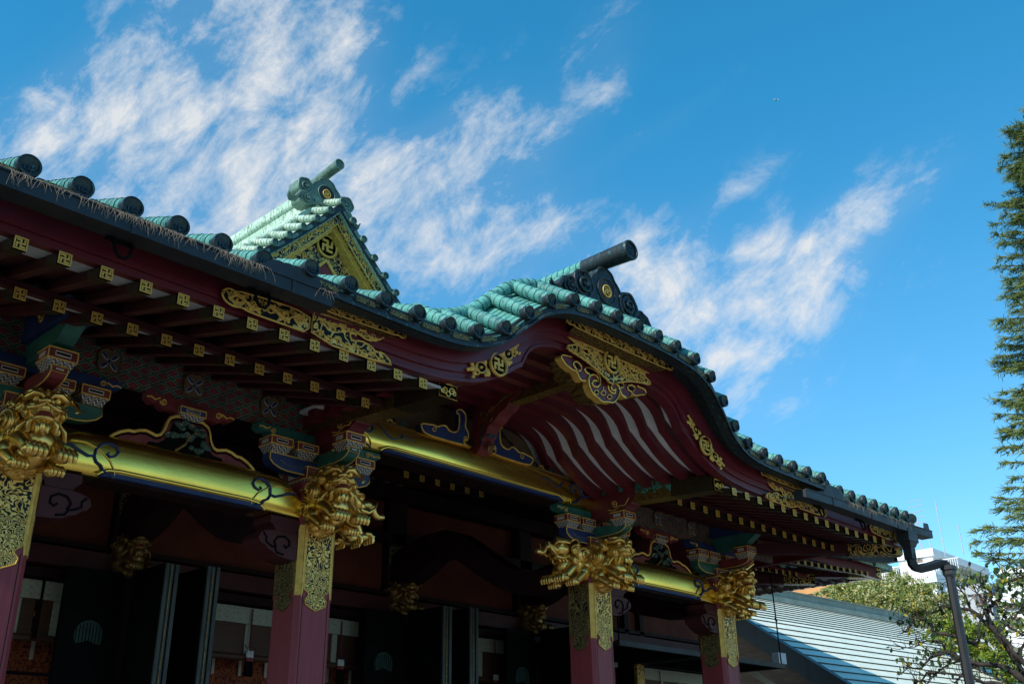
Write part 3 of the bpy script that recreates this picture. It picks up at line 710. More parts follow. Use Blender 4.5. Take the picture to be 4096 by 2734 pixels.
# ---- karahafu ribs and white boards
rb = None
cz = lambda x: zb(x)+.150 - .0*abs(x-XC)
wbk = MB(); gxs = [x for x in GX if abs(x-XC) < 2.05]
wbk.band([(x, zt(x)-.13 if False else cz(x)+.03) for x in gxs], [(x, cz(x)) for x in gxs], 5.13, 7.3)
part('curved_soffit', wbk, M['white_board'])
for i in range(9):
    mb = MB(); y0 = 5.20+.215*i
    gx2 = [x for x in GX if abs(x-XC) < 2.05]
    mb.band([(x, cz(x)-.002) for x in gx2], [(x, zb(x)+.045 if abs(x-XC) > .0 else zb(x)+.045) for x in gx2], y0, y0+.088)
    part('curved_rib', mb, M['maroon'])

# ---- purlins with gilt caps
pb = MB()
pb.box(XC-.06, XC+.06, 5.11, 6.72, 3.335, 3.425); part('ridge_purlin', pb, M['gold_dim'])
for sg in (-1, 1):
    xc_ = XC+sg*1.81
    mb = MB(); s_ = .075
    mb.add([(xc_-.085,5.14,2.645),(xc_+.085,5.14,2.645),(xc_+.085,5.14,2.775),(xc_-.085,5.14,2.775),(xc_-.085,6.9,2.76),(xc_+.085,6.9,2.76),(xc_+.085,6.9,3.06),(xc_-.085,6.9,3.06)], [(0,1,2,3),(7,6,5,4),(0,4,5,1),(1,5,6,2),(2,6,7,3),(3,7,4,0)], 0)
    mb.add([(xc_-.088,5.13,2.641),(xc_+.088,5.13,2.641),(xc_+.088,5.13,2.78),(xc_-.088,5.13,2.78),(xc_-.088,5.62,2.673),(xc_+.088,5.62,2.673),(xc_+.088,5.62,2.862),(xc_-.088,5.62,2.862)], [(0,1,2,3),(7,6,5,4),(0,4,5,1),(1,5,6,2),(2,6,7,3),(3,7,4,0)], 1)
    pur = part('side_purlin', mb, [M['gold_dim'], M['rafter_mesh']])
    cp = MB(); cp.box(xc_-.095, xc_+.095, 5.115, 5.13, 2.64, 2.755, 1); outline(cp, [(xc_-.09,2.645),(xc_+.09,2.645),(xc_+.09,2.75),(xc_-.09,2.75)], 5.113, .007, 0)
    for q in (-1, 1):
        cp.tube([(xc_+q*(.035+a), 5.112, 2.70+b) for a, b in curl(0, 0, .032, 0, 1.4, 20, q)], .0055, 6, 0); cp.tube([(xc_+q*(.06+a), 5.112, 2.69+b) for a, b in curl(0, 0, .022, 2, 1.2, 16, -q)], .005, 6, 0)
    cp.tube([(xc_+.02*math.cos(t), 5.112, 2.675+.02*math.sin(t)) for t in frange(0, 6.28, 10)], .005, 6, 0)
    part('end_cap', cp, [M['gold'], M['black']], pur)
    if sg > 0:                                  # painted peony scroll on the side the camera sees
        po = MB(); xs_ = xc_-.0875; random.seed(3)
        yc, zc_ = 6.15, 2.855
        for k in range(16):
            a = k*math.pi/8; po.ell((xs_, yc+.055*math.cos(a), zc_+.04*math.sin(a)), (.003, .022, .016), None, 8, 4, 1)
        for k in range(8):
            a = k*math.pi/4; po.ell((xs_-.002, yc+.025*math.cos(a), zc_+.018*math.sin(a)), (.004, .018, .013), None, 8, 4, 1)
        for q in (-1, 1):
            for k in range(9):
                t = .09+.05*k; zz = zc_+.03*math.sin(k*1.9)-q*t*.07*-1*0-.05*(t if q > 0 else -t*.4)*0
                yy = yc+q*t; zl = 2.855+(yy-6.15)*.10+.028*math.sin(k*2.1)
                for j in range(6): po.ell((xs_-.001, yy+random.uniform(-.03,.03), zl+random.uniform(-.04,.04)), (.0035, random.uniform(.018,.030), random.uniform(.009,.015)), Matrix.Rotation(random.uniform(-1,1), 3, 'X').to_euler(), 7, 4, 0)
                po.tube([(xs_-.001, yy+a, zl+b) for a, b in curl(0, 0, .022, k, 1.1, 10, 1 if k % 2 else -1)], .0035, 5, 0)
            po.tube([(xs_-.001, yc+q*(.05+.47*i/20), 2.855+(q*(.05+.47*i/20))*.10+.02*math.sin(i*.9)) for i in range(21)], .004, 5, 0)
        part('peony_painting', po, [M['leaf_paint'], M['red']], pur)

# ---- centre post, cloud wings and painted tympanum
tp = MB(); tx = [x for x in GX if abs(x-XC) < 1.62]
tp.band([(x, max(3.0, zb(x)+.06)) for x in tx], [(x, 2.95) for x in tx], 6.86, 6.89)
ty = part('tympanum', tp, M['brown_panel'])
for sg in (-1, 1):                              # the painted birds either side
    ph = MB(); X = lambda a: XC+sg*a
    ph.ell((X(.72), 6.858, 3.27), (.07, .003, .025), Matrix.Rotation(sg*.5, 3, 'Y').to_euler(), 10, 5, 0)
    for k in range(7): ph.tube([(X(.68), 6.857, 3.29), (X(.6-.01*k), 6.857, 3.33+.012*k), (X(.42+.02*k), 6.857, 3.30+.03*k)], [.006, .008, .003], 5, 0)
    for k in range(6): ph.tube([(X(.75), 6.857, 3.26), (X(.86), 6.857, 3.22-.012*k), (X(.96-.03*k), 6.857, 3.15-.012*k)], [.008, .008, .003], 5, 0)
    part('phoenix_painting', ph, M['bronze'], ty)
cw = MB(); half = [(.10,3.03),(.20,3.03),(.235,3.06),(.21,3.09),(.18,3.08),(.16,3.12),(.17,3.17),(.21,3.21),(.20,3.27),(.20,3.33),(.235,3.36),(.28,3.37),(.33,3.345),(.32,3.31),(.29,3.32),(.29,3.21),(.31,3.14),(.37,3.115),(.43,3.12),(.47,3.16),(.53,3.15),(.58,3.12),(.63,3.13),(.70,3.12),(.78,3.11),(.80,3.09),(.77,3.04),(.72,3.02),(.5,3.015)]
half = [(a, b-.03) for a, b in half]
ow = MB()
for sg in (-1, 1):
    Q = rnd([(XC+sg*a*.95, b) for a, b in half], 1); cw.prism(Q, 6.60, 6.66, 0); outline(cw, Q, 6.598, .008, 1)
    cw.tube([(XC+sg*(.19+a), 6.596, 3.055+b) for a, b in curl(0, 0, .03, 0, 1.2, 14)], .005, 5, 1)
    cw.tube([(XC+sg*(.60+a), 6.596, 3.06+b) for a, b in curl(0, 0, .032, 2, 1.1, 14)], .005, 5, 1)
for k in range(-7, 8):
    if abs(k) < 2: continue
    x = XC+.17*k; cw.tube([(x+a, 6.72, 3.045+b) for a, b in curl(0, 0, .055, k, 1.5, 18, 1 if k % 2 else -1)], .011, 6, 1 if k % 3 == 0 else 2); cw.ell((x+.06, 6.735, 3.03), (.06, .02, .04), None, 10, 6, 3)
part('cloud_bracket', cw, [M['blue'], M['gold_old'], M['green'], M['red']])
cn = MB()                                       # carved nose hanging forward from the post
Q = [(5.98,3.44),(6.02,3.49),(6.10,3.50),(6.62,3.50),(6.62,2.95),(6.57,2.93),(6.52,2.97),(6.50,3.05),(6.44,3.10),(6.42,3.17),(6.33,3.20),(6.27,3.26),(6.16,3.30),(6.13,3.36),(6.03,3.38)]
cn.prism(rnd(Q, 1), XC-.075, XC+.075, 0, plane='yz')
for sx_ in (-.078, .078):
    cn.tube([(XC+sx_, a, b) for a, b in rnd([(6.05,3.44),(6.12,3.40),(6.20,3.42),(6.3,3.34),(6.36,3.36),(6.44,3.26),(6.40,3.20),(6.34,3.24),(6.38,3.30),(6.30,3.36)], 1)], .007, 6, 1)
    cn.tube([(XC+sx_, 6.47+a, 3.28+b) for a, b in curl(0, 0, .055, .5, 1.4, 18)], .007, 6, 1)
    for k in range(5): cn.tube([(XC+sx_, 6.50+a, 3.02+.045*k+b) for a, b in curl(0, 0, .02, k, 1.1, 10)], .0045, 5, 3 if k % 2 else 2)
for k in range(5):                              # fan of petals at the tip
    a = (k-2)*.32; cn.tube([(XC, 6.47, 3.05), (XC+.05*math.sin(a), 6.455, 2.99), (XC+.035*math.sin(a), 6.47, 2.93)], [.008, .016, .005], 7, 0 if k % 2 else 1)
for k in range(4): cn.ell((XC-.04+.03*k, 6.44, 3.09+.012*(k % 2)), (.022, .012, .016), None, 9, 5, 3 if k % 2 else 2)
part('carved_nose', cn, [M['red'], M['gold_dim'], M['blue'], M['green']])

# ============================================================ porch pillars
def pillar_mesh(x0, yc, hw, z0, z1, ch=.035):
    mb = MB(); P = []
    for a, b in ((-1,-1),(1,-1),(1,1),(-1,1)):
        if a*b > 0: P += [(x0+a*hw, yc+b*(hw-ch)), (x0+a*(hw-ch), yc+b*hw)]
        else: P += [(x0+a*(hw-ch), yc+b*hw), (x0+a*hw, yc+b*(hw-ch))]
    mb.prism(P, z0, z1, 0, plane='xy')
    return mb
YC = YF+PW
tipz = [(-.118,1.945),(.118,1.945),(.118,1.47),(.112,1.445),(.080,1.425),(.070,1.405),(.085,1.39),(.102,1.37),(.095,1.335),(.06,1.318),(.03,1.305),(0,1.292),(-.03,1.305),(-.06,1.318),(-.095,1.335),(-.102,1.37),(-.085,1.39),(-.070,1.405),(-.080,1.425),(-.112,1.445),(-.118,1.47)]
for i, x in enumerate(PX):
    p = part('porch_pillar', pillar_mesh(x, YC, PW, -1.45, 2.30), M['maroon_pillar'])
    gr = MB()
    for dx in (-.118, .118): gr.box(x+dx-.002, x+dx+.002, YF-.0015, YF+.002, -1.4, 1.40, 0)
    part('groove', gr, M['black'], p)
    for side in ('front', 'left', 'right'):
        if side == 'right' and i != 0 and i != 1: continue
        fm = MB()
        if side == 'front':
            T = lambda a, b, d=0: (x+a, YF-.004-d, b)
        elif side == 'left':
            T = lambda a, b, d=0: (x-PW-.004-d, YC-a, b)
        else:
            T = lambda a, b, d=0: (x+PW+.004+d, YC+a, b)
        n = len(tipz)
        fm.add([T(a, b, .003) for a, b in tipz], [tuple(range(n))], 0); fm.add([T(a, b, .003) for a, b in tipz]+[T(a, b, -.003) for a, b in tipz], [(k, k+n, (k+1) % n+n, (k+1) % n) for k in range(n)], 1)
        pts = [T(a, b, .003) for a, b in tipz]; fm.tube(pts+pts[:1], .0045, 5, 1)
        for sg in (-1, 1):                      # edge strips with a cusped foot
            Q = [(sg*.121,1.945),(sg*.137,1.945),(sg*.137,1.385),(sg*.130,1.40),(sg*.126,1.43),(sg*.121,1.45)]
            fm.add([T(a, b, .004) for a, b in Q], [tuple(range(6))], 1); fm.add([T(a, b, .004) for a, b in Q]+[T(a, b, -.002) for a, b in Q], [(k, k+6, (k+1) % 6+6, (k+1) % 6) for k in range(6)], 1)
        bulb = [(-.118,1.60),(-.085,1.605),(-.05,1.63),(-.055,1.67),(-.03,1.69),(-.045,1.73),(-.03,1.765),(0,1.775),(.03,1.765),(.045,1.73),(.03,1.69),(.055,1.67),(.05,1.63),(.085,1.605),(.118,1.60)]
        fm.tube([T(a, b, .005) for a, b in bulb], .004, 5, 1)
        for k in range(7):                      # row of rounded loops at the head
            c = -.09+.03*k; fm.tube([T(c+.010*math.cos(t), 1.905+(.026*math.sin(t)), .006) for t in frange(0, 2*math.pi, 12)], .0032, 5, 1)
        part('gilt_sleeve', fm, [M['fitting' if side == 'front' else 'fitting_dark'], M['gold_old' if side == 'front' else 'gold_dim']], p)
    cm = MB()                                   # gilt chamfer strips
    for a, b in ((-1,-1),(1,-1)):
        A = Vector((x+a*PW, YC-(PW-.035), 0)); B = Vector((x+a*(PW-.035), YC-PW, 0)); nrm = Vector((a, -1, 0)).normalized()*.003
        q = [A+nrm, B+nrm, B-nrm, A-nrm]
        cm.add([(v.x, v.y, 1.40) for v in q]+[(v.x, v.y, 1.945) for v in q], [(3,2,1,0),(4,5,6,7),(0,1,5,4),(1,2,6,5),(2,3,7,6),(3,0,4,7)], 0)
    part('gilt_edge', cm, M['gold_old'], p)

# ============================================================ painted bracket sets
def block(mb, cx, cy, z0, z1, hx, hy, body=0, zt=.45):
    """a bearing block: square top, tapered lotus-painted underside, gilt edges, inset panel"""
    zm = z0+(z1-z0)*zt
    mb.frustum(cx, cy, z0, zm, hx*.68, hy*.68, hx*.97, hy*.97, 4)
    mb.box(cx-hx, cx+hx, cy-hy, cy+hy, zm+.0005, z1, body)
    e = .0045
    for zz in (zm+.003, z1-.003):
        for sx_, sy_ in ((0,-1),(-1,0),(1,0)):
            if sy_: mb.box(cx-hx-e*.6, cx+hx+e*.6, cy-hy-.0025, cy-hy+.001, zz-e, zz+e, 5)
            else: mb.box(cx+sx_*hx-.0015-.001*(sx_ < 0), cx+sx_*hx+.0015+.001*(sx_ > 0), cy-hy+.002, cy+hy, zz-e, zz+e, 5)
    for sx_ in (-1, 1): mb.box(cx+sx_*hx-e*.8, cx+sx_*hx+e*.8, cy-hy-.003, cy-hy+.002, zm+.008, z1-.008, 5)
    w_ = hx*.55; h_ = (z1-zm)*.22; zc_ = (zm+z1)/2
    mb.box(cx-w_, cx+w_, cy-hy-.003, cy-hy, zc_-h_, zc_+h_, 6)
    mb.box(cx-w_*.88, cx+w_*.88, cy-hy-.0042, cy-hy-.0031, zc_-h_*.45, zc_+h_*.45, 7)
    mb.box(cx-hx-.003, cx-hx, cy-hy*.5, cy+hy*.5, zc_-h_, zc_+h_, 6)
def boat(mb, cx, half, cy, hy, z0, z1, mi, axis='x'):
    """bow-ended bracket arm with gilt rim and dashed white line"""
    H = z1-z0
    Q = [(-half, z1), (-half, z0+H*.55), (-half*.93, z0+H*.28), (-half*.8, z0+H*.08), (-half*.66, z0), (half*.66, z0), (half*.8, z0+H*.08), (half*.93, z0+H*.28), (half, z0+H*.55), (half, z1)]
    if axis == 'x':
        Q = [(cx+a, b) for a, b in Q]; mb.prism(Q, cy-hy, cy+hy, mi)
        mb.tube([(a, cy-hy-.001, b) for a, b in Q]+[(Q[0][0], cy-hy-.001, Q[0][1])], .0055, 5, 5)
        L_ = [(cx-half*.8, z0+H*.62), (cx-half*.72, z0+H*.42), (cx-half*.6, z0+H*.36), (cx+half*.6, z0+H*.36), (cx+half*.72, z0+H*.42), (cx+half*.8, z0+H*.62)]
        mb.tube([(a, cy-hy-.0015, b) for a, b in L_], .0065, 4, 6, flat=.4); mb.tube([(a, cy-hy-.004, b) for a, b in L_], .003, 4, 7)
    else:
        Q = [(cy+a, b) for a, b in Q]; mb.prism(Q, cx-hy, cx+hy, mi, plane='yz')
        mb.tube([(cx-hy-.001, a, b) for a, b in Q], .005, 5, 5); mb.tube([(cx+hy+.001, a, b) for a, b in Q], .005, 5, 5)
        mb.box(cx-hy, cx+hy, cy-half-.004, cy-half, z0+H*.55, z1, mi)
        outline(mb, [(cx-hy+.004, z0+H*.58), (cx+hy-.004, z0+H*.58), (cx+hy-.004, z1-.004), (cx-hy+.004, z1-.004)], cy-half-.005, .0045, 5)
        mb.box(cx-hy*.5, cx+hy*.5, cy-half-.007, cy-half-.0045, z0+H*.7, z1-.02, 6)
BM = [M['red'], M['blue'], M['green'], M['maroon'], M['petals'], M['gold_old'], M['cream'], M['black']]
def scrollboard(mb, x0, x1, y, z0, z1, mi, sg, hy=.05):
    """long board whose end is cut as a cloud scroll (end at x1)"""
    Ln = x1-x0; H = z1-z0
    Q = [(x0, z1), (x1, z1), (x1-.00*sg, z0+H*.55), (x1-.05*sg, z0+H*.25), (x1-.09*sg, z0+H*.35), (x1-.14*sg, z0+H*.02), (x1-.20*sg, z0+H*.12), (x1-.26*sg, z0), (x0, z0)]
    mb.prism(Q, y-hy, y+hy, mi)
    mb.tube([(x1-sg*(.14-a), y-hy-.003, z0+H*.55+b) for a, b in curl(0, 0, H*.26, 0, 1.3, 16, sg)], .006, 6, 5)
    mb.tube([(x1-sg*.11, y-hy-.003, z0+H*.75), (x1-sg*.07, y-hy-.003, z0+H*.55), (x1-sg*.04, y-hy-.003, z0+H*.7), (x1-sg*.005, y-hy-.003, z0+H*.62)], .006, 6, 5)
for i, x in enumerate(PX):
    center = i in (1, 2); inn = 1 if i == 1 else -1
    root = empty('bracket_set', BL, S)
    a = MB(); block(a, x, YC-.01, 2.245, 2.42, .165, .17, 0, .42); a.build('bearing_block', BM, root)
    a = MB(); boat(a, x, .50, YC-.09, .055, 2.35, 2.475, 1 if i in (1, 2) else 2); a.build('bracket_arm', BM, root)
    a = MB(); boat(a, x, .47, YC-.09, .052, 2.425, 2.53, 2 if i in (1, 2) else 0, axis='y'); a.build('bracket_arm', BM, root)
    for k, dx in enumerate((-.42, -.17, .17, .42)):
        a = MB(); block(a, x+dx, YC-.09, 2.477, 2.605, .10, .09, 0, .45); a.build('bearing_block', BM, root)
    a = MB(); block(a, x, YC-.49, 2.50, 2.64, .095, .09, 0, .45); a.build('bearing_block', BM, root)
    a = MB()
    scrollboard(a, x, x+.62, YC-.08, 2.608, 2.70, 2 if center else 1, 1); scrollboard(a, x-.001, x-.62, YC-.08, 2.608, 2.70, 2 if center else 1, -1)
    a.build('scroll_board', BM, root)
    a = MB()                                    # projecting nose above the outer block
    if center:
        Q = [(6.78,2.60),(6.32,2.62),(6.27,2.645),(6.22,2.64),(6.17,2.68),(6.12,2.70),(6.08,2.76),(6.05,2.80),(6.12,2.84),(6.78,2.84)]
        a.prism(Q, x-.075, x+.075, 3, plane='yz')
        for sx_ in (-.077, .077):
            a.tube([(x+sx_, 6.33+p, 2.72+q) for p, q in curl(0, 0, .04, .4, 1.4, 16)], .006, 6, 5)
            a.tube([(x+sx_, p, q) for p, q in [(6.42,2.68),(6.34,2.66),(6.26,2.70),(6.20,2.69),(6.14,2.76)]], .005, 5, 5)
    else:
        a.prism([(6.7,2.64),(6.36,2.64),(6.22,2.68),(6.10,2.76),(6.06,2.80),(6.7,2.80)], x-.06, x+.06, 2, plane='yz')
        a.prism([(6.7,2.802),(6.08,2.802),(5.96,2.86),(5.93,2.91),(6.02,2.94),(6.7,3.05)], x-.10, x+.10, 1, plane='yz')
        for sx_ in (-.103, .103): a.tube([(x+sx_, 6.42+p, 2.90+q) for p, q in curl(0, 0, .05, .4, 1.2, 16)], .006, 6, 5)
    a.build('eave_nose', BM, root)

# ============================================================ painted frieze with flower roundels
fr = empty('frieze', BL, S)
def fboard(x0, x1):
    a = MB(); a.box(x0, x1, 6.70, 6.76, 2.712, 3.0, 0); a.build('lattice_board', M['lattice'], fr)
fboard(.62, 4.60); fboard(8.55, 12.13)
def flower(x):
    a = MB(); y = 6.697; r0 = .098
    pts = [(x+(r0*(.80+.20*abs(math.cos(2*t))**.7))*math.cos(t+math.pi/4), 2.85+(r0*(.80+.20*abs(math.cos(2*t))**.7))*math.sin(t+math.pi/4)) for t in frange(0, 2*math.pi*47/48, 48)]
    a.prism(pts, y-.012, y, 0); a.tube([(p[0], y-.012, p[1]) for p in pts]+[(pts[0][0], y-.012, pts[0][1])], .004, 5, 1)
    for k in range(4):
        t = math.pi/4+k*math.pi/2; a.ell((x+.050*math.cos(t), y-.013, 2.85+.050*math.sin(t)), (.034, .006, .013), Matrix.Rotation(-t, 3, 'Y').to_euler(), 12, 6, 2)
        a.ell((x+.050*math.cos(t), y-.011, 2.85+.050*math.sin(t)), (.039, .005, .018), Matrix.Rotation(-t, 3, 'Y').to_euler(), 12, 6, 3)
    a.ell((x, y-.014, 2.85), (.012, .006, .012), None, 10, 6, 2)
    a.build('flower_roundel', [M['brown_panel'], M['gold_dim'], M['blue'], M['cream']], fr)
for x in (1.0, 1.70, 2.91, 3.59, 4.27, 8.87, 9.57, 10.25, 11.10, 11.80): flower(x)

# ============================================================ gilded rainbow beams
def beam(x0, x1, z0, z1, y0, y1, rise, name='rainbow_beam', recess=None):
    """rounded gilt beam, cambered on top, with a lipped recess along the underside"""
    mb = MB(); n = 60; K = 26; vs = []
    ycn = (y0+y1)/2; hy = (y1-y0)/2
    for i in range(n+1):
        t = i/n; x = x0+(x1-x0)*t; e = max(0, 1-abs(2*t-1)**6)
        shoulder = 1-.42*max(0, (abs(2*t-1)-.80)/.20)**1.6
        zt_ = z0+(z1-z0)*shoulder+rise*math.sin(math.pi*t)**.8; zb_ = z0+.018*math.sin(math.pi*min(1, max(0, (t-.06)/.88)))
        c = (zt_+zb_)/2; h = (zt_-zb_)/2
        for j in range(K):
            a = 2*math.pi*j/K+math.pi/K; ca, sa = math.cos(a), math.sin(a)
            px_ = abs(ca)**(.50 if sa > 0 else .34)*(1 if ca > 0 else -1); pz_ = abs(sa)**(.80 if sa > 0 else .62)*(1 if sa > 0 else -1)
            vs.append((x, ycn+hy*px_*(.93+.07*e), c+h*pz_))
    mb.add(vs, [(i*K+j, (i+1)*K+j, (i+1)*K+(j+1) % K, i*K+(j+1) % K) for i in range(n) for j in range(K)], 0, True)
    mb.add(vs[:K], [tuple(range(K))], 0); mb.add(vs[-K:], [tuple(range(K-1, -1, -1))], 0)
    b = part(name, mb, M['gold_beam'])
    tr = MB(); Ln = x1-x0; f = y0+.005; H = z1-z0
    xa, xb = x0+Ln*.17, x1-Ln*.17                 # lip and blue line along the lower edge
    lip = [(xa, z0+.012), (xa+.03, z0+.04), (xa+.08, z0+.062), (xa+.16, z0+.070), (xb-.16, z0+.070), (xb-.08, z0+.062), (xb-.03, z0+.04), (xb, z0+.012)]
    tr.tube([(a, f-.002, b) for a, b in lip], [.008]+[.014]*6+[.008], 8, 0)
    blue = [(xa+.02, z0+.012), (xa+.06, z0+.034), (xa+.12, z0+.048), (xb-.12, z0+.048), (xb-.06, z0+.034), (xb-.02, z0+.012), (xb-.12, z0+.018), (xa+.12, z0+.018)]
    tr.prism(blue, f-.008, f+.035, 1)
    for sg in (-1, 1):                           # incised blue scrolls at both ends
        X = lambda a: (x0+a if sg < 0 else x1-a)
        g1 = [(.05,.60),(.14,.58),(.20,.50),(.28,.42),(.33,.45),(.335,.60),(.37,.74),(.43,.80),(.49,.76),(.515,.64),(.49,.54),(.45,.50),(.425,.55),(.44,.59)]
        k = min(1.0, Ln/2.3)
        tr.tube([(X(a*k+.02), f-.006, z0+H*b*1.0) for a, b in g1], [.008]+[.018]*3+[.017]*8+[.014,.012], 7, 1, flat=.6)
        g2 = [(.325,.44),(.35,.32),(.39,.26),(.41,.16),(.47,.10),(.50,.02)]
        tr.tube([(X(a*k+.02), f-.006, z0+H*b) for a, b in g2], [.016,.017,.018,.016,.012,.006], 7, 1, flat=.6)
        lf = [(.10,.70),(.22,.72),(.32,.62),(.42,.42),(.47,.22),(.48,.05)]
        tr.tube([(X(a*k+.05), f-.0, z0+H*b) for a, b in lf], [.006,.012,.016,.016,.013,.006], 8, 0, flat=.5)
        if Ln > 3:
            g3 = [(.60,.86),(.66,.70),(.70,.56),(.76,.50),(.84,.58),(.90,.68),(.97,.66),(1.04,.60)]
            tr.tube([(X(a), f-.006, z0+H*b) for a, b in g3], [.003,.010,.016,.012,.009,.010,.007,.002], 7, 1, flat=.6)
            tr.tube([(X(a), f-.006, z0+H*b) for a, b in [(.86,.60),(.87,.72),(.90,.76)]], [.008,.007,.004], 6, 1)
    part('beam_scrollwork', tr, [M['gold_beam'], M['blue']], b)
    un = MB(); un.box(xa+.05, xb-.05, y0+.045, y1-.045, z0+.002, z0+.02, 0)
    part('beam_underside', un, M['maroon_dark'], b)
    return b
beam(PX[0]+PW+.0, PX[1]-PW, 1.985, 2.295, YF+.005, YF+.30, .03)
beam(PX[2]+PW, PX[3]-PW, 1.985, 2.295, YF+.005, YF+.30, .03)
beam(PX[1]-.06, PX[2]+.06, 2.70, 2.99, YF-.02, YF+.30, .055)
beam(-.55, PX[0]-PW, 1.985, 2.295, YF+.005, YF+.30, .03)

# maroon corbels under the beam ends
for (x, sg) in ((PX[0]+PW, 1), (PX[1]-PW, -1), (PX[2]+PW, 1), (PX[3]-PW, -1)):
    mb = MB(); X = lambda a: x+sg*a
    mb.prism([(X(.0),1.98),(X(.27),1.98),(X(.27),1.925),(X(.235),1.90),(X(.22),1.87),(X(.03),1.87),(X(.02),1.9),(X(0),1.925)], YF+.03, YF+.27, 0)
    Q = [(0,1.868),(.22,1.868),(.30,1.855),(.345,1.83),(.36,1.79),(.335,1.755),(.30,1.745),(.27,1.715),(.22,1.70),(.17,1.675),(.10,1.665),(0,1.66)]
    Q = [(X(a), b) for a, b in Q]; mb.prism(Q, YF+.035, YF+.265, 0)
    for q in (YF+.032,):
        mb.tube([(X(a), q, b) for a, b in [(.32,1.835),(.29,1.80),(.295,1.77),(.25,1.745),(.21,1.735),(.19,1.70),(.13,1.69)]], .008, 6, 1)
        mb.tube([(X(a), q, b) for a, b in [(.20,1.735),(.22,1.78),(.19,1.82),(.13,1.83),(.085,1.805),(.08,1.765),(.11,1.745),(.13,1.765)]], .0085, 6, 1)
    part('corbel', mb, [M['maroon_eave'], M['black']])

# frog-leg struts with carved pines
def kaer(xc):
    k = MB(); half = [(0,2.585),(.11,2.58),(.155,2.555),(.175,2.51),(.19,2.45),(.215,2.41),(.25,2.395),(.29,2.405),(.33,2.415),(.38,2.405),(.42,2.385),(.46,2.385),(.52,2.36),(.57,2.325),(.60,2.29)]
    full = [(xc+a, b) for a, b in half]+[(xc+.60,2.262),(xc-.60,2.262)]+[(xc-a, b) for a, b in half[::-1][:-1]]
    k.prism(full, 6.69, 6.75, 0)
    ih = [(0,2.545),(.10,2.54),(.135,2.51),(.15,2.45),(.18,2.38),(.23,2.345),(.30,2.34),(.33,2.275)]; k.prism([(xc+a, b) for a, b in ih]+[(xc-a, b) for a, b in ih[::-1][:-1]], 6.684, 6.689, 2)
    edge = [(xc-a, b) for a, b in half[::-1]]+[(xc+a, b) for a, b in half[1:]]
    k.tube([(a, 6.688, b) for a, b in edge], .013, 7, 1); k.tube([(a, 6.684, b-.024) for a, b in edge], .007, 6, 2)
    r = part('frog_leg_strut', k, [M['red'], M['gold_old'], M['black']])
    pi = MB(); random.seed(int(xc*10))
    for c in ((-.10,2.50),(.09,2.49),(-.13,2.42),(.0,2.53),(.14,2.40),(.06,2.36),(-.02,2.44)):
        for j in range(6):
            px_, pz_ = xc+c[0]+random.uniform(-.05,.05), c[1]+random.uniform(-.02,.02)
            pi.ell((px_, 6.672+random.uniform(-.012,.006), pz_), (.026, .014, .020), None, 9, 5, 0)
            pi.tube([(px_+.02*math.cos(a), 6.663, pz_+.015*math.sin(a)) for a in frange(0, math.pi, 6)], .002, 4, 2)
    pi.tube([(xc-.1,6.67,2.31),(xc-.03,6.66,2.37),(xc,6.665,2.44),(xc+.07,6.66,2.49)], [.014,.012,.010,.008], 6, 1)
    part('pine_carving', pi, [M['pine'], M['gold_dim'], M['cream']], r)
    b = MB(); block(b, xc, 6.70, 2.562, 2.655, .105, .055, 1, .42); part('bearing_block', b, BM, r)
    c = MB(); scrollboard(c, xc, xc+.37, 6.715, 2.60, 2.71, 0, 1, .035); scrollboard(c, xc-.001, xc-.37, 6.715, 2.60, 2.71, 0, -1, .035); part('scroll_board', c, BM, r)
kaer((PX[0]+PX[1])/2); kaer((PX[2]+PX[3])/2)

# ============================================================ gilt beasts
def curlball(mb, c, r, ax, turns=2.2, mi=0, sg=None):
    """a spiral lock of mane carved on a flat dome; ax = outward direction"""
    ax = Vector(ax).normalized(); U = ax.orthogonal().normalized(); V = ax.cross(U); c = Vector(c)
    q = ax.to_track_quat('Z', 'Y').to_euler(); mb.ell(c, (r, r, r*.62), q, 18, 10, mi)
    ph = random.uniform(0, 6.28); sg = sg or random.choice((-1, 1)); n = 40; P = []
    for i in range(n+1):
        t = i/n; rr = r*(1.0-.92*t); a = ph+sg*turns*2*math.pi*t; h = r*.60*math.sqrt(max(0, 1-(rr/r)**2))+r*.05+.20*r*t*t
        P.append(c+ax*h+U*rr*math.cos(a)+V*rr*math.sin(a))
    mb.tube(P, [r*.13*(1-.2*i/n) for i in range(n+1)], 8, mi)
def wisp(mb, P, r, mi=0):
    n = len(P); mb.tube(P, [r*math.sin(math.pi*(.12+.83*i/(n-1))) for i in range(n)], 8, mi)
def paw(mb, c, s=1.0):
    c = Vector(c); mb.ell(c, (.060*s, .055*s, .042*s), None, 18, 11)
    for k in range(4):
        dx = (k-1.5)*.030*s; mb.tube([c+Vector((dx*.8, -.015*s, .030*s)), c+Vector((dx, -.052*s, .030*s)), c+Vector((dx*1.05, -.076*s, .004*s)), c+Vector((dx*1.05, -.078*s, -.026*s)), c+Vector((dx*1.05, -.070*s, -.045*s))], [.013*s, .0165*s, .0175*s, .0150*s, .010*s], 9)
        for zz in (.012, -.014): mb.tube([c+Vector((dx*1.05-.014*s, -.082*s, zz*s)), c+Vector((dx*1.05+.014*s, -.082*s, zz*s))], .006*s, 6)
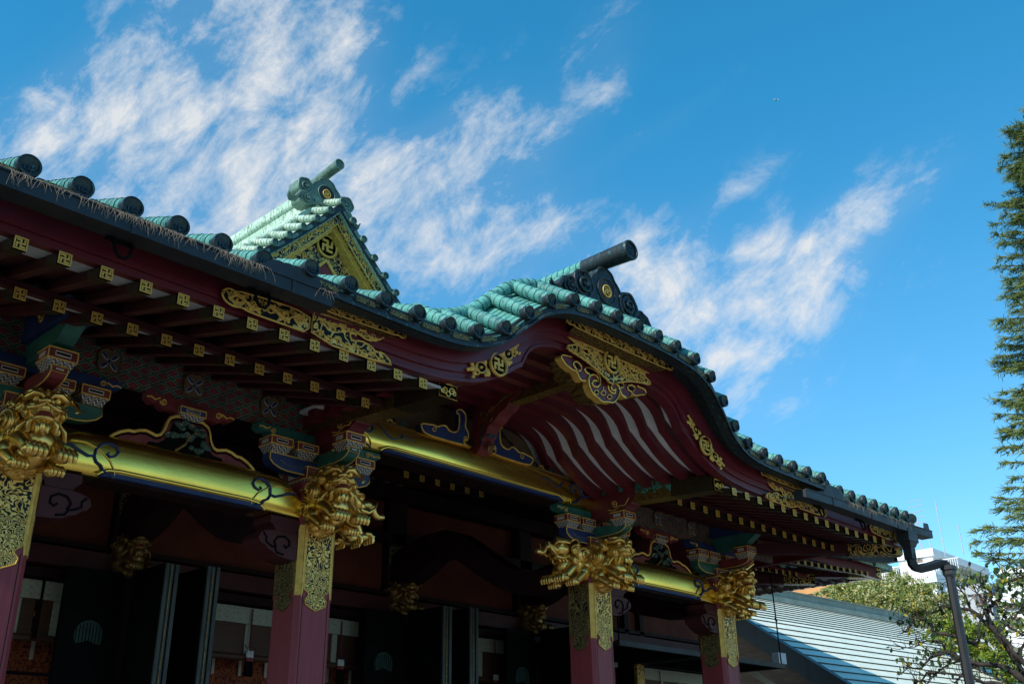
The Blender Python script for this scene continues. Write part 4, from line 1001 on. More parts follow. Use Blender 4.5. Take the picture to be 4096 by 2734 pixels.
def lion_mesh(seed=5, turn=-18, openm=True, name='lion_carving'):
    """guardian lion springing forward (-Y) out of the pillar"""
    random.seed(seed); mb = MB()
    mb.ell((0, -.02, .21), (.150, .15, .175), None, 24, 16)
    mb.ell((0, -.15, .165), (.115, .12, .115), None, 22, 14)
    mb.ell((0, -.10, .08), (.11, .12, .08), None, 20, 12)
    for sx in (-1, 1):
        mb.tube([(sx*.085, -.10, .19), (sx*.115, -.18, .15), (sx*.105, -.24, .11), (sx*.098, -.275, .075)], [.065, .058, .046, .044], 14)
        paw(mb, (sx*.098, -.300, .065), 1.08)
        mb.ell((sx*.125, -.03, .10), (.060, .085, .085), None, 18, 12)
        mb.tube([(sx*.13, -.06, .08), (sx*.13, -.14, .03), (sx*.120, -.17, .005)], [.052, .040, .036], 12)
        paw(mb, (sx*.120, -.180, -.005), .85)
        curlball(mb, (sx*.165, -.02, .10), .038, (sx, -.1, 0), 1.8)
    h = MB()
    h.ell((0, 0, 0), (.112, .115, .105), None, 24, 16)
    h.ell((0, -.095, -.020), (.082, .066, .048), None, 20, 12)
    h.ell((0, -.140, .020), (.036, .028, .024), None, 14, 9)
    for sx in (-1, 1):
        h.ell((sx*.027, -.152, .012), (.017, .015, .013), None, 12, 8)
        h.ell((sx*.046, -.128, -.016), (.042, .038, .028), None, 14, 9)
        wisp(h, [(sx*.006, -.166, -.006), (sx*.040, -.168, -.030), (sx*.070, -.145, -.034), (sx*.094, -.105, -.016), (sx*.106, -.06, .012), (sx*.116, -.03, .040)], .016)
        h.ell((sx*.050, -.088, .048), (.028, .026, .025), None, 16, 11); h.ell((sx*.052, -.112, .050), (.010, .006, .010), None, 8, 6)
        wisp(h, [(sx*.010, -.125, .040), (sx*.030, -.130, .066), (sx*.066, -.115, .078), (sx*.100, -.080, .064), (sx*.122, -.04, .072), (sx*.128, -.02, .100)], .023)
        wisp(h, [(sx*.012, -.112, .076), (sx*.045, -.110, .100), (sx*.085, -.080, .102), (sx*.112, -.045, .108), (sx*.110, -.02, .130)], .019)
        h.tube([(sx*.085, .005, .080), (sx*.130, .020, .110), (sx*.165, .02, .095), (sx*.180, .0, .055), (sx*.165, -.01, .030)], [.034, .036, .030, .020, .006], 10, flat=.45)
        h.tube([(sx*.036, -.158, -.038), (sx*.038, -.166, -.068)], [.012, .003], 8)
        for k in (0, 3): wisp(h, [(sx*(.050+.014*k), -.10+.022*k, -.070), (sx*(.075+.016*k), -.09+.026*k, -.105), (sx*(.070+.020*k), -.06+.026*k, -.140), (sx*(.09+.018*k), -.05+.026*k, -.150)], .016)
        curlball(h, (sx*.098, -.045, -.02), .030, (sx, -.4, 0), 1.6)
    curlball(h, (0, -.075, .095), .034, (0, -.6, 1), 1.8)
    dz = -.086 if openm else -.058
    h.ell((0, -.085, dz), (.068, .074, .026), None, 18, 11)
    if openm: h.ell((0, -.10, -.060), (.050, .055, .012), None, 14, 8, 1)
    h.ell((0, -.128, -.046), (.056, .032, .008), None, 14, 8)
    for k in (1, 2, 3): wisp(h, [((k-2)*.024, -.13+abs(k-2)*.012, dz-.010), ((k-2)*.028, -.14+abs(k-2)*.012, dz-.045), ((k-2)*.022, -.12, dz-.075), ((k-2)*.030, -.125, dz-.090)], .017)
    Rm = Matrix.Rotation(R(turn), 3, 'Z') @ Matrix.Rotation(R(-8), 3, 'X'); off = Vector((0, -.190, .345))
    V_ = [Rm @ (Vector(p)*1.10)+off for p in h.v]; o = len(mb.v); mb.v += [tuple(p) for p in V_]; mb.f += [tuple(i+o for i in f) for f in h.f]; mb.m += h.m; mb.s += h.s
    for sx in (-1, 1):
        for (y, z, r) in ((-.02,.30,.088),(-.10,.395,.052),(.01,.415,.060),(-.115,.215,.052),(.055,.195,.060),(.085,.33,.055)):
            rx = .128-.06*max(0, (z-.33)/.1)**2*.6; curlball(mb, (sx*rx, y, z), r, (sx, -.12, (z-.27)*1.2), 2.3)
        for k in range(2): wisp(mb, [(sx*.13, -.02+.02*k, .17-.02*k), (sx*.155, .01+.02*k, .14-.02*k), (sx*.150, .05+.016*k, .135-.02*k), (sx*.13, .09, .15-.02*k)], .016)
    for (x, y, r) in ((-.05,-.0,.06),(.05,-.0,.06)): curlball(mb, (x, y, .405), r, (x*3, 0, 1), 2.0)
    for (x, y, z, r) in ((-.07,-.0,.02,.045),(.07,0,.02,.045),(0,.02,-.0,.05)): curlball(mb, (x, y, z), r, (x, -.6, -1), 1.8)
    mb.ell((0, .03, .10), (.14, .06, .15), None, 16, 10)
    o_ = mb.build(name, [M['gold_carved'], M['red']]); me = o_.data; bpy.data.objects.remove(o_); return me
def baku_mesh(seed=9, name='elephant_carving'):
    """tusked, trunked beast springing forward (-Y)"""
    random.seed(seed); mb = MB()
    mb.ell((0, -.03, .21), (.145, .15, .16), None, 24, 16); mb.ell((0, -.16, .16), (.105, .12, .11), None, 20, 13)
    for sx in (-1, 1):
        mb.tube([(sx*.08, -.12, .17), (sx*.10, -.20, .12), (sx*.092, -.245, .06), (sx*.09, -.27, .03)], [.064, .055, .043, .042], 14); paw(mb, (sx*.09, -.285, .025), 1.05)
        mb.ell((sx*.12, .0, .11), (.06, .08, .08), None, 16, 11); mb.tube([(sx*.12, -.02, .10), (sx*.125, -.10, .04), (sx*.118, -.14, .005)], [.058, .044, .038], 12); paw(mb, (sx*.118, -.155, -.005), .95)
    mb.ell((0, -.21, .33), (.098, .125, .095), None, 22, 14); mb.ell((0, -.31, .315), (.060, .065, .054), None, 18, 12)
    T_ = [(0, -.33, .325), (0, -.40, .345), (0, -.455, .325), (0, -.485, .275), (0, -.52, .255), (0, -.57, .265), (0, -.59, .26)]
    mb.tube(T_, [.050, .042, .036, .031, .030, .030, .018], 16)
    for k in range(9): mb.tube([(.042*math.cos(a)*(1-.04*k), -.355-.013*k, .330+.044*math.sin(a)*(1-.04*k)) for a in frange(-.3, math.pi+.3, 12)], .007, 6)
    for sx in (-1, 1):
        mb.tube([(sx*.045, -.30, .275), (sx*.065, -.37, .255), (sx*.068, -.43, .30), (sx*.058, -.47, .365)], [.017, .018, .014, .004], 10)
        mb.ell((sx*.064, -.275, .362), (.026, .026, .024), None, 14, 10)
        wisp(mb, [(sx*.025, -.335, .37), (sx*.055, -.315, .395), (sx*.09, -.26, .395), (sx*.11, -.20, .385), (sx*.12, -.17, .41)], .020)
        for k in range(6): wisp(mb, [(sx*(.015+.012*k), -.31+.024*k, .395), (sx*(.020+.014*k), -.28+.024*k, .435), (sx*(.02+.012*k), -.23+.02*k, .450)], .015)
        mb.tube([(sx*.08, -.17, .39), (sx*.13, -.14, .43), (sx*.17, -.12, .42), (sx*.18, -.13, .38)], [.034, .034, .024, .006], 10, flat=.45)
        wisp(mb, [(sx*.02, -.37, .27), (sx*.055, -.32, .235), (sx*.085, -.26, .23), (sx*.11, -.21, .26)], .020)
        for k in range(3): wisp(mb, [(sx*(.04+.02*k), -.30+.03*k, .235), (sx*(.05+.02*k), -.29+.03*k, .20), (sx*(.04+.02*k), -.26+.03*k, .18)], .014)
        for (y, z, r) in ((-.13,.32,.055),(-.03,.285,.088),(.07,.34,.055),(-.13,.22,.048),(.055,.18,.058)):
            curlball(mb, (sx*.125, y, z), r, (sx, -.1, (z-.27)*1.2), 2.2)
    mb.ell((0, -.27, .235), (.055, .065, .024), None, 14, 9)
    for (x, y, r) in ((-.05,-.02,.055),(.05,-.02,.055),(0,.07,.055)): curlball(mb, (x, y, .40), r, (x*3, 0, 1), 2.0)
    o_ = mb.build(name, [M['gold_carved']]); me = o_.data; bpy.data.objects.remove(o_); return me
lm = [lion_mesh(5, -26, True), lion_mesh(11, -10, False)]; bm_ = baku_mesh()
def beast(me, name, pos, rz, sc=1.0):
    o = bpy.data.objects.new(name, me); COL.objects.link(o); o.parent = S; o.location = Vector(pos)-BASE; o.rotation_euler = (0, 0, R(rz)); o.scale = (sc,)*3
    return o
beast(lm[0], 'lion_carving', (PX[0], YF-.035, 1.90), 6, 1.0)
beast(lm[0], 'lion_carving', (PX[1], YF-.035, 1.90), 0, 1.0)
beast(lm[1], 'lion_carving', (PX[2], YF-.035, 1.90), 0, 1.0)
beast(lm[0], 'lion_carving', (PX[3], YF-.035, 1.90), 4, 1.0)
beast(bm_, 'elephant_carving', (PX[1]+PW+.03, YC, 1.93), 90, 1.0)
beast(bm_, 'elephant_carving', (PX[2]-PW-.07, YC-.02, 1.93), -90, 1.0)
beast(bm_, 'elephant_carving', (PX[3]+PW+.03, YC, 1.93), 90, 1.0)

# ============================================================ gutters
def gutter(pts, y0, y1, h=.085):
    """open box gutter along points (x, z_lip)"""
    mb = MB()
    for (xa, za), (xb, zb_) in zip(pts, pts[1:]):
        def bar(ya, yb, d0, d1): mb.add([(xa,ya,za-d0),(xb,ya,zb_-d0),(xb,yb,zb_-d0),(xa,yb,za-d0),(xa,ya,za-d1),(xb,ya,zb_-d1),(xb,yb,zb_-d1),(xa,yb,za-d1)], [(0,1,2,3),(7,6,5,4),(0,4,5,1),(1,5,6,2),(2,6,7,3),(3,7,4,0)])
        bar(y0, y0+.010, 0, h); bar(y1-.01, y1, 0, h); bar(y0+.010, y1-.01, h-.010, h); bar(y0-.008, y0+.014, -.006, .003)
    return mb
def strap(mb, x, z, y0, h=.085):
    mb.box(x-.012, x+.012, y0-.006, y0, z-h-.005, z-.006)
def hook(mb, x, z, y):
    mb.tube([(x-.055, y+.03, z), (x-.055, y, z-.03), (x-.045, y-.01, z-.085), (x-.02, y-.01, z-.115), (x+.015, y-.01, z-.115), (x+.04, y-.01, z-.085), (x+.05, y, z-.03), (x+.05, y+.03, z)], .010, 7)
    mb.box(x-.09, x+.07, y+.02, y+.045, z-.012, z-.002)
LZ = [(-1.4,2.855),(1.4,2.856),(3.42,2.880)]; RZ = [(9.43,2.795),(10.2,2.822),(11.6,2.835),(12.2,2.86),(12.60,2.878)]
for pts, nm, xs_, hk in ((LZ, 'l', (.6,2.08,3.12), (.62,2.08,2.97)), (RZ, 'r', (10.02,10.93,11.62), (9.90,10.86))):
    mb = gutter(pts, 4.745, 4.885, .085)
    for x in (pts[0][0], pts[-1][0]):
        z = pl(pts, x); mb.box(x-.005, x+.005, 4.745, 4.885, z-.085, z)
    g = part('rain_gutter', mb, M['gutter'])
    for x in xs_: s_ = MB(); strap(s_, x, pl(pts, x), 4.745); part('strap', s_, M['gutter'], g)
    for x in hk: s_ = MB(); hook(s_, x, pl(pts, x)-.09, 4.84); part('hook', s_, M['black'], g)
def splash(P):
    mb = MB(); Q = []
    for (a, b), (c, d) in zip(P, P[1:]):
        n = max(1, int(math.hypot(c-a, d-b)/.05))
        for i in range(n):
            for t in (0, .3, .7): 
                k = (i+t)/n; Q.append((a+(c-a)*k, b+(d-b)*k+(.006 if t else 0)))
    Q.append(P[-1]); zb_ = min(P[0][1], P[-1][1])-.03
    mb.prism(Q+[(P[-1][0], zb_), (P[0][0], zb_)], 4.768, 4.774, 0)
    part('splash_board', mb, M['gutter'])
splash([(2.88,2.885),(2.92,2.93),(2.98,2.972),(3.12,2.985),(3.24,2.992),(3.31,2.965),(3.34,2.92),(3.41,2.885)])
splash([(9.86,2.82),(9.92,2.89),(9.98,2.955),(10.15,2.962),(10.30,2.945),(10.34,2.89),(10.37,2.83)])
splash([(12.42,2.87),(12.44,2.955),(12.58,2.968),(12.60,2.88)])
dp = MB()
dp.box(11.86,12.12,4.74,4.90,2.655,2.80); dp.frustum(11.99,4.82,2.60,2.66,.075,.055,.11,.075); dp.box(11.93,12.05,4.77,4.87,2.45,2.61)
dp.tube([(11.99,4.82,2.52),(12.0,4.815,2.40),(12.04,4.80,2.36),(12.10,4.79,2.352),(12.3,4.74,2.40),(12.50,4.69,2.46),(12.58,4.665,2.47),(12.62,4.655,2.44),(12.62,4.65,2.38)], .058, 4, sm=False)
D0 = part('downpipe', dp, M['gutter'])
d2 = MB()
d2.box(12.535,12.685,4.56,4.70,2.385,2.435); d2.box(12.55,12.67,4.575,4.685,2.33,2.385); d2.frustum(12.61,4.63,2.29,2.33,.045,.043,.06,.055)
pp = [(12.61+.056*math.cos(a), 4.63+.053*math.sin(a)) for a in [math.pi/8+k*math.pi/4 for k in range(8)]]
d2.prism(pp, 2.30, 1.28, 0, plane='xy'); d2.prism([(12.61+(a-12.61)*1.06, 4.63+(b-4.63)*1.06) for a, b in pp], 1.28, -1.5, 0, plane='xy')
part('downpipe_shaft', d2, M['gutter'], D0)
# pine needles caught along the gutter
random.seed(21); nd = MB()
def needles(x0, x1, n, zf, pick=None):
    for _ in range(n):
        x = random.uniform(x0, x1)
        if pick and random.random() > pick(x): continue
        z = zf(x)+.008; a = random.uniform(-1.2, 1.2); l = random.uniform(.03, .085)
        if random.random() < .6: P = [(x, 4.755, z+.004), (x+.4*l*math.sin(a), 4.738, z+.004), (x+.8*l*math.sin(a), 4.733, z-.5*l), (x+l*math.sin(a)*1.0, 4.735, z-l*random.uniform(.7,1.1))]
        else: P = [(x, 4.75, z+.005), (x+l*.6*math.sin(a), 4.745, z+.010), (x+l*1.3*math.sin(a), 4.742, z+random.uniform(-.01,.02))]
        nd.tube(P, .0009, 3, 0, cap=False)
needles(.9, 2.92, 700, lambda x: pl(LZ, x), lambda x: .25+.75*abs(math.sin(x*5.1))*(1 if x > 1.7 else .55))
needles(3.32, 3.42, 12, lambda x: pl(LZ, x)); needles(10.40, 10.62, 40, lambda x: pl(RZ, x)); needles(10.62, 12.0, 50, lambda x: pl(RZ, x))
nd.tube([(x, 4.75, pl(LZ, x)+.012) for x in frange(.9, 2.9, 60)], .006, 5)
o = nd.build('pine_needles', plain('dry_needles', (.38,.30,.22), (.25,.19,.14), .8)); tag(o, kind='stuff', label='dry brown pine needles hanging from the dark gutter edge')

# ============================================================ wave gable crest
def spiral_disc(mb, x, z, y0, y1, r, sg=1, lobes=5, mi=0):
    P = [(x+r*(1+.05*math.cos(lobes*t))*math.cos(t), z+r*(1+.05*math.cos(lobes*t))*math.sin(t)) for t in frange(0, 2*math.pi*29/30, 30)]
    mb.prism(P, y0+.012, y1, mi, sm=True)
    mb.tube([(a, y0+.010, b) for a, b in P]+[(P[0][0], y0+.010, P[0][1])], r*.13, 7, mi)
    c = curl(x, z, r*.74, math.pi*.5, 1.6, 34, sg); mb.tube([(a, y0+.012-.25*r*i/34, b) for i, (a, b) in enumerate(c)], [r*.14*(1-.4*i/34) for i in range(35)], 7, mi)
    mb.ell((x, y0, z), (r*.2, r*.15, r*.2), None, 10, 6, mi)
def crest(cx, y, z0, H, W, mat, r_tori, tori_end, tori_root, swirls, emb, face='bronze'):
    mb = MB()
    half = [(0,H),(.20*W,H*.985),(.42*W,H*.93),(.55*W,H*.80),(.72*W,H*.74),(.90*W,H*.62),(.98*W,H*.45),(1.0*W,H*.22),(.97*W,H*.02),(.80*W,-.02*H),(.62*W,.03*H),(.45*W,.12*H),(.30*W,.10*H),(0,.06*H)]
    P = [(cx+a, z0+b) for a, b in half]+[(cx-a, z0+b) for a, b in half[::-1][1:-1]]
    P = rnd(P, 1); mb.prism(P, y, y+.26, 0); outline(mb, P, y, H*.022, 0)
    nic = [(cx+W*.52*math.cos(t)*(1 if abs(math.cos(t)) > .3 else 1.0), z0+H*.50+H*.27*math.sin(t)) for t in frange(0, 2*math.pi*23/24, 24)]
    mb.prism(nic, y-.004, y, 1); outline(mb, nic, y-.005, H*.018, 0)
    for sg in (-1, 1):
        for (dx, dz_, r) in swirls: spiral_disc(mb, cx+sg*dx, z0+dz_, y-.01, y+.22, r, sg)
        dx, dz_, r = swirls[-1]; tl = [(cx+sg*(dx+r*.2), z0+dz_+r*.9), (cx+sg*(dx+r*1.1), z0+dz_+r*.5), (cx+sg*(dx+r*1.9), z0+dz_-r*.7), (cx+sg*(dx+r*2.7), z0+dz_-r*.9), (cx+sg*(dx+r*3.1), z0+dz_-r*.3)]
        for k in range(3): mb.tube([(a, y+.012*k, b-.022*k) for a, b in tl], [r*.18, r*.24, r*.24, r*.18, r*.10], 7, 0)
        mb.ell((cx+sg*W*.70, y-.004, z0+H*.12), (.012, .012, .014), None, 8, 5, 1)
    a = part('ridge_end_crest', mb, [M[mat], M['disc_face']])
    e = MB(); zc_ = z0+H*.50; e.lathe([(emb,.002),(emb,-.010),(emb*.80,-.010),(emb*.78,-.002)], (cx,y-.006,zc_), 'y', 28, 0, True); e.lathe([(emb*.79,-.0025),(.0001,-.0025)], (cx,y-.006,zc_), 'y', 24, 1); e.manji(cx, zc_, emb*.50, y-.016, y-.009, 0)
    part('crest_emblem', e, [M['gold_old'], M['black']], a)
    t = MB(); E0, E1 = Vector((cx, tori_end[0], tori_end[1])), Vector((cx, tori_root[0], tori_root[1]))
    d = (E1-E0); n = 6
    for i in range(n): t.tube([E0+d*(i/n), E0+d*((i+.96)/n)], [r_tori*(1-.03*i), r_tori*(1-.03*i)*.985], 18, 0, cap=False)
    t.tube([E0+d*.004, E1], [r_tori*.97, r_tori*.80], 16, 0)
    q = [(r_tori*.99,.03),(r_tori*1.04,.0),(r_tori*1.0,-.015),(r_tori*.82,-.015),(r_tori*.78,.0)]
    t.lathe(q, tuple(E0), 'y', 24, 0); t.lathe([(r_tori*.79,.002),(.0001,.002)], tuple(E0), 'y', 22, 1); t.manji(cx, E0.z, r_tori*.42, E0.y-.006, E0.y+.004, 0)
    part('ridge_end_tube', t, [M[mat], M['disc_face']], a)
    return a
crest(XC, 4.985, 3.88, .47, .235, 'bronze', .094, (4.69, 4.425), (5.22, 4.44), [(.32,.20,.125),(.50,.12,.085)], .062)
rg = MB()
for i in range(60):
    y = 5.30+.075*i; rg.tube([(XC, y-.1, 4.45), (XC, y-.029, 4.45)], [.070,.067], 14, 0, cap=False)
rg.tube([(XC,5.2,4.45),(XC,9.6,4.45)], .064, 12, 1)
rg.box(XC-.11, XC+.11, 5.24, 9.6, 3.80, 4.40, 0)
for sg in (-1, 1): rg.tube([(XC+sg*.115,5.25,4.25),(XC+sg*.115,9.6,4.25)], .03, 8, 0)
part('ridge', rg, [M['copper'], M['copper_joint']])

# ============================================================ upper triangular gable
YG = 9.05
ZG_ = [(0,6.82),(.18,6.622),(.36,6.428),(.55,6.232),(.735,6.045),(.92,5.868),(1.11,5.695),(1.30,5.53),(1.49,5.375),(1.68,5.23),(1.9,5.07),(2.3,4.8)]
zg = lambda x: pl(ZG_, abs(x-XC))
gx = sorted(set([XC+u for u, _ in ZG_]+[XC-u for u, _ in ZG_]))
GD = MB(); v = []
for x in gx: v += [(x, YG+.04, zg(x)-.045), (x, YG+.50, zg(x)+.135), (x, 13.2, zg(x)+.17), (x, YG+.04, zg(x)-.14), (x, 13.2, zg(x)-.05)]
f = []
for i in range(len(gx)-1):
    a, b = 5*i, 5*i+5; f += [(a,b,b+1,a+1),(a+1,b+1,b+2,a+2),(a,a+3,b+3,b),(a+3,a+4,b+4,b+3)]
GD.add(v, f); GD.build('upper_gable_deck', M['copper_pale'], roof)
g = MB(); g.band([(x, zg(x)-.0) for x in gx], [(x, zg(x)-.12) for x in gx], YG+.03, YG+.12, 0); g.band([(x, zg(x)-.10) for x in gx], [(x, zg(x)-.125) for x in gx], YG+.015, YG+.45, 0)
part('upper_gable_fascia', g, M['bronze'])
pq = MB(); us_ = [0,.18,.36,.55,.735,.92,1.11,1.30,1.49,1.68]
def plaque2(x, z, an):
    pq = MB()
    c, s_ = math.cos(an), math.sin(an); Q = [(x+c*a-s_*b, z+s_*a+c*b) for a, b in ((-.062,-.012),(-.055,-.020),(.055,-.020),(.062,-.012),(.062,.012),(.055,.020),(-.055,.020),(-.062,.012))]
    pq.prism(Q, YG+.022, YG+.04, 0); part('fascia_plaque', pq, M['bronze_pale'])
ug = None
for k, u in enumerate(us_):
    for sg in ((1, -1) if u else (1,)):
        pos = (XC+sg*u, YG, zg(XC+u))
        if ug is None: ug = tile_proto(pos, .43, .40, True, .044)
        else: dup(ug, Vector(pos)-BASE, S)
        if k < len(us_)-1:
            a, b = us_[k], us_[k+1]; plaque2(XC+sg*(a+b)/2, (zg(XC+a)+zg(XC+b))/2-.06, math.atan2(zg(XC+b)-zg(XC+a), (b-a))*sg)
vt = MB()
for sg in (-1, 1):
    n = 34; P = [Vector((XC+sg*u, YG+.44, zg(XC+u)+.178)) for u in frange(.02, 2.2, n+1)]
    for i in range(n): vt.tube([P[i], P[i].lerp(P[i+1], .93)], [.048,.045], 12, 0, cap=False)
    vt.tube(P, .043, 10, 1)
    for r_ in range(6):                          # rows of barrels on the roof slope behind
        P = [Vector((XC+sg*u, YG+.85+.42*r_, zg(XC+u)+.05)) for u in frange(.1, 2.2, 24)]; vt.tube(P, .05, 10, 0)
part('upper_gable_tubes', vt, [M['copper_pale'], M['copper_joint']])
rg = MB()
for i in range(52):
    y = 9.66+.068*i
    rg.tube([(XC, y, 7.30), (XC, y+.068, 7.30)], [.062,.060], 14, 0, cap=False)
    for sg in (-1, 1): rg.tube([(XC+sg*.13, y, 7.10), (XC+sg*.13, y+.068, 7.10)], [.055,.053], 12, 0, cap=False)
rg.tube([(XC,9.66,7.30),(XC,13.1,7.30)], .057, 12, 1)
for sg in (-1, 1): rg.tube([(XC+sg*.13,9.66,7.10),(XC+sg*.13,13.1,7.10)], .05, 12, 1)
rg.box(XC-.09, XC+.09, 9.64, 13.1, 7.06, 7.28, 0); rg.box(XC-.14, XC+.14, 9.65, 13.1, 6.80, 7.07, 0)
part('ridge', rg, [M['copper_pale'], M['copper_joint']])
crest(XC, 9.42, 6.87, .45, .25, 'bronze_pale', .072, (9.18, 7.44), (9.95, 7.36), [(.33,.21,.105),(.29,.05,.09)], .062)
fb = MB(); gz = [x for x in gx if abs(x-XC) <= 1.7]
fb.band([(x, zg(x)-.126) for x in gz], [(x, zg(x)-.285) for x in gz], 9.14, 9.18, 0)
for d in (.13, .285): fb.tube([(x, 9.137, zg(x)-d) for x in gz], .009, 6, 1)
for sg in (-1, 1): vine(fb, (XC+sg*.06, zg(XC+.06)-.21), (XC+sg*1.65, zg(XC+1.65)-.205), 9.136, .036, .105, .009)
part('upper_bargeboard', fb, [M['tracery_blue'], M['gold_old']])
fb = MB(); fb.band([(x, zg(x)-.270) for x in gz], [(x, zg(x)-.287) for x in gz], 9.182, 9.33, 0); fb.band([(x, zg(x)-.289) for x in gz], [(x, zg(x)-.35) for x in gz], 9.21, 9.33, 0)
part('upper_gable_soffit', fb, M['gold_sun'] if 'gold_sun' in M else M['gold_old'])
fb = MB(); fb.prism([(XC-1.7, zg(XC+1.7)-.3), (XC+1.7, zg(XC+1.7)-.3), (XC, 6.56)], 9.34, 9.38, 0)
for sg in (-1, 1):
    for k in range(7): vine(fb, (XC+sg*(.22+.05*k), 6.20-.13*k), (XC+sg*(.34+.19*k), 6.18-.15*k), 9.336, .04, .10, .010)
part('gable_pediment', fb, [M['tracery_blue'], M['gold_old']])
part('crest_roundel', roundel(XC, 6.29, 9.325, .165), [M['gold_old'], M['tracery_blue']])
fb = MB(); fb.prism([(XC-.50,5.50),(XC+.50,5.50),(XC,6.06)], 9.325, 9.335, 1)
for sg in (-1, 1): fb.tube([(XC, 9.315, 6.09), (XC+sg*.52, 9.315, 5.49)], .022, 6, 0)
for k in range(7): fb.ell((XC+.05*math.cos(k*.9), 9.30, 5.72+.05*math.sin(k*.9)), (.035, .02, .028), None, 9, 6, 0)
fb.ell((XC, 9.28, 5.72), (.03, .025, .03), None, 9, 6, 0); fb.ell((XC, 9.28, 5.60), (.10, .05, .07), None, 12, 8, 0)
part('gable_strut', fb, [M['gold_old'], M['red']])

# ============================================================ main roof and its right-hand eaves
mr = MB()
mr.add([(-8,8.1,3.78),(19.2,8.1,3.86),(12.5,13.5,7.2),(-8,13.5,7.2),(19.2,20,3.86),(12.5,14.2,7.2),(-8,8.1,3.68),(19.2,8.1,3.76),(19.2,20,3.76),(-8,14.2,7.2)], [(0,1,2,3),(1,4,5,2),(0,6,7,1),(1,7,8,4),(3,2,5,9)])
mr.build('main_roof_deck', M['copper_pale'], roof)
eb = MB(); eb.box(13.2, 18.9, 8.22, 8.30, 3.58, 3.80); eb.box(18.82, 18.9, 8.31, 15, 3.62, 3.80); part('main_eave_board', eb, M['maroon'])
eb = MB(); eb.add([(13,8.28,3.66),(18.85,8.28,3.74),(18.1,9.3,3.85),(13,9.6,3.95)], [(3,2,1,0)]); eb.add([(18.85,8.28,3.69),(18.85,15,3.69),(17.4,15,3.95),(18.1,9.3,3.87)], [(3,2,1,0)]); part('main_eave_soffit', eb, M['plaster'])
for k in range(12): dup(upp, Vector((15.66+.236*k, 8.20, 3.455+.0135*k))-BASE, S)
for k in range(8): dup(lowp, Vector((15.4+.236*k, 9.0, 3.45+.014*k))-BASE, S)
for k in range(22):
    o = dup(upp, Vector((18.62, 8.78+.236*k, 3.60))-BASE, S); o.rotation_euler = (0, 0, R(90))
for k in range(14):
    o = dup(lowp, Vector((18.0, 9.4+.236*k, 3.50))-BASE, S); o.rotation_euler = (0, 0, R(90))
eb = MB(); eb.box(15.2, 17.5, 9.02, 9.10, 3.55, 3.60); eb.box(17.85, 17.93, 9.2, 14.5, 3.56, 3.61); part('main_eave_batten', eb, M['maroon'])
hp = MB()
def obox(mb, a, b, hw, z0, z1, mi=0):
    a = Vector(a); b = Vector(b); d = (b-a).normalized(); n = Vector((-d.y, d.x, 0))*hw
    v = [a-n, a+n, b+n, b-n]; mb.add([(p.x, p.y, p.z+z0) for p in v]+[(p.x, p.y, p.z+z1) for p in v], [(3,2,1,0),(4,5,6,7),(0,1,5,4),(1,2,6,5),(2,3,7,6),(3,0,4,7)], mi)
for (a, b, hw) in (((18.85,8.22,3.60), (17.4,9.9,3.66), .09), ((17.75,9.0,3.45), (16.5,10.6,3.52), .09)):
    hp = MB(); obox(hp, a, b, hw, 0, .17); hr = part('hip_rafter', hp, M['maroon_eave'])
    c = tuple(a[i]+(b[i]-a[i])*.28 for i in range(3)); hp = MB(); obox(hp, a, c, hw+.006, -.006, .176); part('hip_sleeve', hp, M['tracery'], hr)
gm = gutter([(13.2,3.70),(15.8,3.72),(17.2,3.81),(18.3,3.89),(19.25,4.02)], 8.0, 8.16, .09)
obox(gm, (19.2,8.0,3.93), (19.2,14,3.80), .07, 0, .085)
g = part('rain_gutter', gm, M['gutter'])
for x in (16.6, 17.4, 18.4): s_ = MB(); hook(s_, x, 3.77+(x-16.6)*.06, 8.10); part('hook', s_, M['black'], g)
for (x, z) in ((16.6,3.90),(16.9,3.91),(17.2,3.92),(17.5,3.935),(17.8,3.95),(18.1,3.965),(18.4,3.985),(18.7,4.02),(19.0,4.07)): dup(ug, Vector((x, 8.12, z))-BASE, S)
# hip end of the porch roof: carved gilt hip rafter and its side eave
hp = MB(); obox(hp, (12.40,5.12,2.63), (11.0,6.9,2.72), .07, -.02, .10, 0); hr = part('hip_rafter', hp, M['maroon_eave'])
hp = MB(); obox(hp, (12.42,5.10,2.63), (12.02,5.61,2.65), .078, -.03, .10, 0); part('hip_sleeve', hp, M['tracery'], hr)
fit_plate([(11.42,2.80),(11.50,2.83),(12.1,2.875),(12.05,2.70),(11.5,2.72),(11.44,2.74)], 5.005, 'tracery', .007, [((11.5,2.78),(12.0,2.79),.03,.09,.008)])
fit_plate([(12.06,2.875),(12.45,2.90),(12.48,2.84),(12.38,2.76),(12.2,2.70),(12.06,2.70)], 4.99, 'tracery', .007, [((12.1,2.78),(12.4,2.82),.035,.10,.009)])
se = MB(); se.box(12.40, 12.50, 5.14, 8.4, 2.76, 2.86); se.add([(12.45,5.1,2.84),(12.45,8.4,2.84),(11.3,8.4,3.15),(11.3,6.2,3.10)], [(3,2,1,0)]); part('side_eave', se, M['maroon'])

